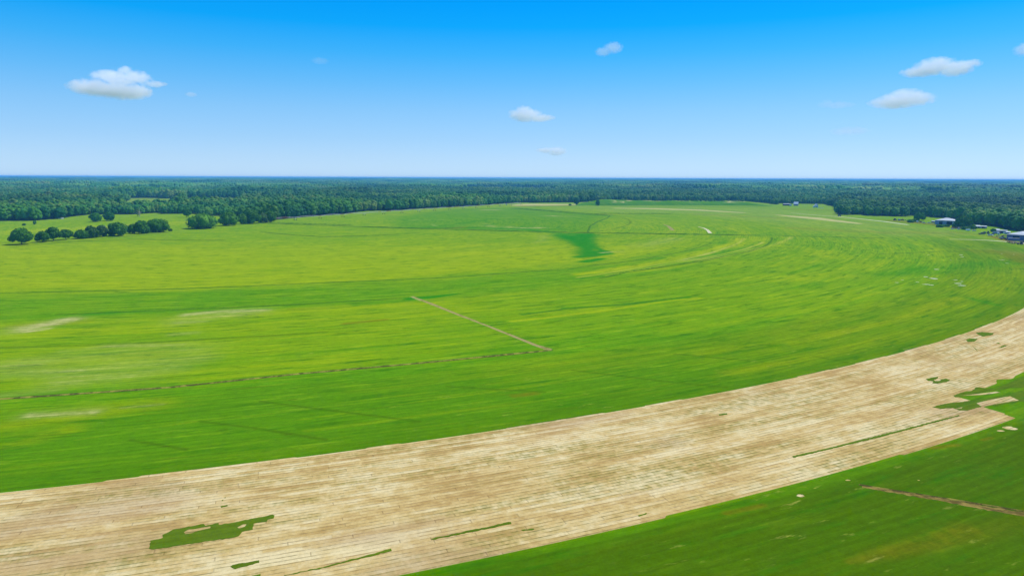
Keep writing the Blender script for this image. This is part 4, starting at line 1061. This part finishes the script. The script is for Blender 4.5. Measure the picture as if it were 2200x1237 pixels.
def container():
    t = empty('storage_container', (0, 0, 0)); b = MB().box(-5, 5, -1.25, 1.25, .1, 2.75)
    for i in range(30): b.box(-4.9 + i * .33, -4.76 + i * .33, -1.30, -1.24, .2, 2.6)
    b.build('body', M['paint'], t); MB().box(-5.02, 5.02, -1.28, 1.28, 2.76, 2.84).build('roof', M['roof_white'], t)
    MB().box(4.99, 5.06, -1.15, -.02, .2, 2.6).box(4.99, 5.06, .02, 1.15, .2, 2.6).build('door', M['roof_white'], t); return t
def implement():
    t = empty('farm_implement', (0, 0, 0)); mb = MB()
    for y in (-1.6, 0, 1.6): mb.tube([(-2, y, 1.0), (2, y * .4, 1.1)], .1, 6)
    for x in (-1.5, 0, 1.2): mb.tube([(x, -1.9, 1.0), (x, 1.9, 1.0)], .1, 6)
    mb.build('frame', M['paint'], t)
    for x in (-1.2, 1.0):
        for k_ in range(5):
            y = -1.6 + k_ * .8; MB().tube([(x, y - .03, .45), (x, y + .03, .45)], .45, 12).build('disc', M['rust'], t)
    MB().box(-.7, .7, -.7, .7, 1.1, 1.9).build('hopper', M['paint'], t, .1)
    for y in (-1.9, 1.9): wheel_(.55, 0, y, t, .3)
    return t
builders = dict(car=car, pickup=pickup, tractor=tractor, box_truck=box_truck, flatbed=flatbed, trailer=trailer, container=container, implement=implement)
protos = {}
def copy_tree(o, parent=None):
    c = o.copy(); COL.objects.link(c); c.parent = parent
    for ch in list(o.children): copy_tree(ch, c)
    return c
def paint(o, col):
    o.color = (*col, 1)
    for ch in o.children: paint(ch, col)
cats = dict(car='car', pickup='pickup truck', tractor='tractor', box_truck='truck', flatbed='trailer', trailer='trailer', container='container', implement='farm machine')
yard = [
 ('car', 2046.5, 493, 20, (.75, .74, .68), 1.0, 'small white car left of the other white cars below the pale barn'),
 ('implement', 2048, 490.2, 40, (.28, .07, .04), 1.0, 'reddish farm implement behind the leftmost white car below the barn'),
 ('car', 2060, 493.2, 12, (.75, .73, .66), 1.0, 'white car in front of a brown implement below the barn'),
 ('pickup', 2059.5, 490.6, 35, (.6, .58, .5), 1.0, 'pale pickup behind the white car and below the barn'),
 ('implement', 2055, 491.5, 80, (.22, .09, .06), 1.0, 'dark brown farm implement between the white cars below the barn'),
 ('trailer', 2080, 496, 0, (.8, .8, .76), .78, 'long low white trailer in front of the bushes right of the barn'),
 ('car', 2092.5, 496.2, 10, (.82, .82, .78), 1.0, 'white car just right of the long white trailer'),
 ('pickup', 2112, 490.5, 60, (.6, .62, .6), .9, 'pale pickup parked beside the long low shed'),
 ('pickup', 2109, 503.6, 8, (.03, .04, .04), 1.15, 'black pickup parked alone in the grass of the yard'),
 ('tractor', 2121, 502.5, 150, (.04, .12, .04), 1.15, 'green tractor with big wheels behind the dark car'),
 ('car', 2128, 506.3, -60, (.7, .72, .75), 1.15, 'silver car facing the field, nearest car left of the trailers'),
 ('box_truck', 2140, 503.3, -50, (.8, .8, .82), .95, 'box truck with white cab in front of the grey shed'),
 ('tractor', 2147, 502.8, 30, (.3, .06, .05), .9, 'small red tractor between box truck and grey shed'),
 ('trailer', 2159, 502.5, 20, (.8, .8, .8), .6, 'tiny white trailer by the wood edge right of the grey shed'),
 ('flatbed', 2158, 508.8, -22, (.55, .22, .08), 1.05, 'orange rusty flatbed trailer left of the violet barn'),
 ('pickup', 2156, 514.2, -10, (.05, .06, .07), 1.1, 'dark pickup below the orange trailer'),
 ('pickup', 2151, 512.0, 5, (.7, .72, .72), .9, 'white pickup between the orange trailer and the dark pickup'),
 ('container', 2178, 517.2, -30, (.12, .13, .28), .95, 'dark blue storage container with pale end doors in front of the violet barn'),
 ('implement', 2165, 513, 10, (.4, .16, .06), 1.0, 'rusty orange implement between flatbed and blue container'),
 ('flatbed', 2171, 521.5, -12, (.25, .10, .06), .75, 'brown loaded trailer where the gravel track ends'),
 ('implement', 2183, 522.6, 20, (.5, .33, .18), .8, 'tan farm implement below the blue container'),
 ('tractor', 2192, 525.3, 165, (.05, .05, .06), 1.0, 'dark tractor with large wheels nearest the frame corner'),
 ('pickup', 2203, 521.5, 20, (.05, .05, .07), 1.0, 'dark pickup at the right frame edge by the barn'),
 ('implement', 2175, 524, 35, (.35, .2, .12), .8, 'brown implement below the brown loaded trailer'),
 ('flatbed', 2143, 508, 30, (.3, .3, .28), .6, 'small grey flatbed trailer left of the orange trailer'),
 ('pickup', 2166, 516.6, -30, (.5, .12, .06), .9, 'red pickup between the dark pickup and the blue container'),
 ('implement', 2132, 504.5, 70, (.1, .09, .08), .9, 'dark implement between the silver car and the box truck'),
 ('implement', 2195, 521, 0, (.3, .14, .08), .9, 'rusty implement beside the dark tractor at the frame edge'),
 ('implement', 1951, 475.5, 15, (.18, .12, .07), .9, 'brown implement next to the bush left of the tall tree'),
 ('implement', 2115, 500, 15, (.1, .12, .08), .8, 'greenish implement behind the black pickup'),
 ('tractor', 1923, 473.5, 25, (.55, .45, .03), 1.15, 'yellow tractor at the left end of the machine row'),
 ('box_truck', 1931.5, 474, 80, (.6, .66, .7), .75, 'small grey white truck next to the yellow tractor'),
 ('implement', 1938.5, 473.6, 10, (.25, .1, .07), 1.2, 'brown implement right of the small grey white truck'),
 ('implement', 1945, 474.2, 60, (.2, .15, .08), .9, 'dull brown implement left of the bush by the tall tree'),
 ('trailer', 1970.5, 477.6, 75, (.6, .66, .7), .7, 'white box trailer under the tall tree left of the barn'),
 ('implement', 1977.5, 477.8, 30, (.25, .16, .1), 1.0, 'rusty brown implement right of the white box trailer'),
 ('car', 1985, 479.4, 0, (.75, .75, .7), 1.0, 'white car left of two parked by the pale barn'),
 ('car', 1996.5, 479.6, 4, (.65, .75, .74), 1.0, 'pale car right of two parked by the pale barn'),
 ('implement', 2004.5, 480.6, 40, (.6, .5, .3), .9, 'tan implement against the left side of the pale barn'),
 ('tractor', 1803, 464.6, 0, (.03, .03, .03), 1.15, 'black tractor alone on the gravel track by the wood corner'),
]
for kd, x, y, rz, col, sc, lab in yard:
    first = kd not in protos
    if first: protos[kd] = builders[kd]()
    o = protos[kd] if first else copy_tree(protos[kd])
    q = G(x, y); o.location = (q[0], q[1], 0.0); o.rotation_euler = (0, 0, R(rz)); o.scale = (sc,) * 3
    paint(o, col); tag(o, lab, cats[kd], 'vehicles and machines parked in the farmyard')

# pale scraped places and stones in the right part of the turf
for x, y, w_, h_ in ((1989, 594.6, 3.2, 1.3), (2007, 598.5, 3.8, 2.8), (1990, 610.8, 4.0, 1.0), (2001, 612.3, 2.5, 1.2), (2053, 601.5, 2.8, .9), (2067, 604.5, 1.6, .9), (2058, 608.7, 4.2, 1.2), (2067, 613.3, 4.4, 1.4),
                 (2012, 578.5, 3, 1.5), (2064.5, 547.5, 3.2, 1.4), (2067.5, 552, 2.4, 1.6), (1971, 606, 2, .9), (1927, 607, 2, .7), (1939, 601.5, 1.6, .7), (2152, 544.7, 1.8, .8), (2153, 558.3, 4.6, .9), (2163, 565.5, 2.2, 1.2), (2178, 546.5, .9, 1), (1995, 547.6, 2, .8), (2043.5, 559, .9, .9)):
    q = G(x, y); depth = q[1]; dy = depth / 1467 * 2.0
    w_ *= .62; pts = [(q[0] + w_ * math.cos(t) * random.uniform(.5, 1.1), q[1] + h_ * 1.0 * math.sin(t) * random.uniform(.6, 1.2)) for t in np.linspace(0, 6.283, 13)[:-1]]
    tag(flat_poly('bare_soil_patch', pts, .01, M['caliche'], .02, True), kind='structure')

# ------------------------------------------------------------------ clouds
def cloud(lobes, label, Dm, dens=.012, seed=0):
    "lobes: (photo x, photo y, half width px, half height px) at depth Dm; real ellipsoids of vapour with real thickness"
    L_ = []
    for x, y, a, b in lobes:
        u, v = x - 1100, y - 618.5; u, v = u * _c + v * _s, -u * _s + v * _c
        d = np.array([u, F * _cp - v * _sp, -F * _sp - v * _cp]) / F * Dm; d[2] += H
        L_.append((d, a / F * Dm, b / F * Dm))
    ctr = sum(l[0] for l in L_) / len(L_)
    bm = bmesh.new(); v2, _f = ICO[2]
    for d, a, b in L_:
        for p in v2: bm.verts.new(tuple((d - ctr) + p * np.array([a, a * 1.1, b]) * 1.02))
    r_ = bmesh.ops.convex_hull(bm, input=bm.verts[:]); 
    bmesh.ops.delete(bm, geom=[x for x in bm.verts if not x.link_faces], context='VERTS')
    bmesh.ops.delete(bm, geom=[x for x in bm.verts if x in set(q for q in r_['geom_interior'] if isinstance(q, bmesh.types.BMVert))], context='VERTS')
    me = bpy.data.meshes.new('cloud'); bm.to_mesh(me); bm.free()
    t = NT('cloud_vapour'); tc = t.n('ShaderNodeTexCoord'); P = tc.outputs['Object']; best = None
    big = max(l[1] for l in L_)
    nz = t.noise(P, 5.0 / big, 5, .6); nz2 = t.n('ShaderNodeTexNoise'); nz2.inputs['Scale'].default_value = 2.2 / big; t.put(nz2.inputs['Vector'], P)
    off = t.n('ShaderNodeVectorMath', operation='SCALE'); sb = t.n('ShaderNodeVectorMath', operation='SUBTRACT'); t.put(sb.inputs[0], nz2.outputs['Color']); sb.inputs[1].default_value = (.5, .5, .5)
    t.put(off.inputs[0], sb.outputs[0]); off.inputs[3].default_value = big * .3
    pw = t.n('ShaderNodeVectorMath', operation='ADD'); t.put(pw.inputs[0], P); t.put(pw.inputs[1], off.outputs[0])
    for d, a, b in L_:
        mp = t.n('ShaderNodeVectorMath', operation='SUBTRACT'); t.put(mp.inputs[0], pw.outputs[0]); mp.inputs[1].default_value = tuple(d - ctr)
        dv = t.n('ShaderNodeVectorMath', operation='DIVIDE'); t.put(dv.inputs[0], mp.outputs[0]); dv.inputs[1].default_value = (a, a * 1.1, b)
        ln_ = t.n('ShaderNodeVectorMath', operation='LENGTH'); t.put(ln_.inputs[0], dv.outputs[0])
        s_ = t.math('SUBTRACT', 1.0, ln_.outputs['Value']); best = s_ if best is None else t.math('MAXIMUM', best, s_)
    k2 = t.math('ADD', best, t.math('MULTIPLY', t.math('SUBTRACT', nz, .5), 1.7))
    den = t.math('MULTIPLY', t.mapr(k2, .0, .50, 0, 1, True), dens * (.52 if dens > .0055 else .9))
    pv = t.n('ShaderNodeVolumePrincipled'); pv.inputs['Color'].default_value = (1, 1, 1, 1); pv.inputs['Anisotropy'].default_value = .0
    t.put(pv.inputs['Density'], den); t.t.links.new(pv.outputs[0], t.out.inputs['Volume'])
    o = link('cloud', me, [t.m], loc=tuple(ctr)); tag(o, label, 'cloud', 'small clouds in the blue sky'); return o
cloud([(205, 190, 58, 17), (262, 197, 60, 18), (300, 196, 30, 15), (238, 164, 42, 13), (292, 166, 34, 16), (268, 152, 18, 11), (262, 178, 34, 6), (336, 181, 24, 6)], 'largest white cloud, double-decked, at upper left', 11000, .010, 1)
cloud([(1128, 247, 40, 16), (1125, 240, 22, 14), (1160, 254, 36, 8)], 'soft white cloud left of the picture centre line, mid height', 13000, .0045, 2)
cloud([(1196, 325, 24, 11), (1172, 323, 24, 6)], 'small faint low cloud nearest the horizon', 17000, .0042, 3)
cloud([(1945, 208, 46, 18), (1925, 220, 58, 14), (1975, 212, 36, 16)], 'white domed cloud at right, below the ragged one', 12000, .0065, 4)
cloud([(1975, 155, 40, 12), (2010, 142, 42, 20), (2055, 148, 36, 18), (2080, 138, 28, 10)], 'ragged white cloud at upper right above the domed one', 10500, .0055, 5)
cloud([(1296, 112, 20, 11), (1318, 103, 24, 13)], 'small faint bluish cloud high right of centre', 9500, .0032, 6)
cloud([(2200, 107, 22, 16), (2215, 104, 26, 18)], 'cloud cut off by the right frame edge', 9500, .006, 7)
cloud([(411, 203, 14, 6)], 'tiny puff of cloud right of the largest cloud', 11500, .003, 8)
cloud([(1775, 223, 20, 9), (1800, 226, 40, 7)], 'very faint wisp left of the domed cloud', 12500, .0008, 9)
cloud([(1825, 282, 46, 10)], 'very faint low wisp below and left of the domed cloud', 14500, .0007, 10)
cloud([(688, 131, 22, 8)], 'very faint high wisp in the upper left blue', 9800, .0009, 11)

# ------------------------------------------------------------------ haze: the air over the land
t = NT('haze_air'); pv = t.n('ShaderNodeVolumePrincipled')
pv.inputs['Color'].default_value = (.15, .52, 1.0, 1); pv.inputs['Density'].default_value = 0.95e-4; pv.inputs['Anisotropy'].default_value = 0.0
t.t.links.new(pv.outputs[0], t.out.inputs['Volume'])
hz = MB().box(-30000, 30000, -30000, 30000, -1.0, 68.0).build('haze', t.m); tag(hz, 'thin blue haze over the distant land', 'haze', kind='stuff')
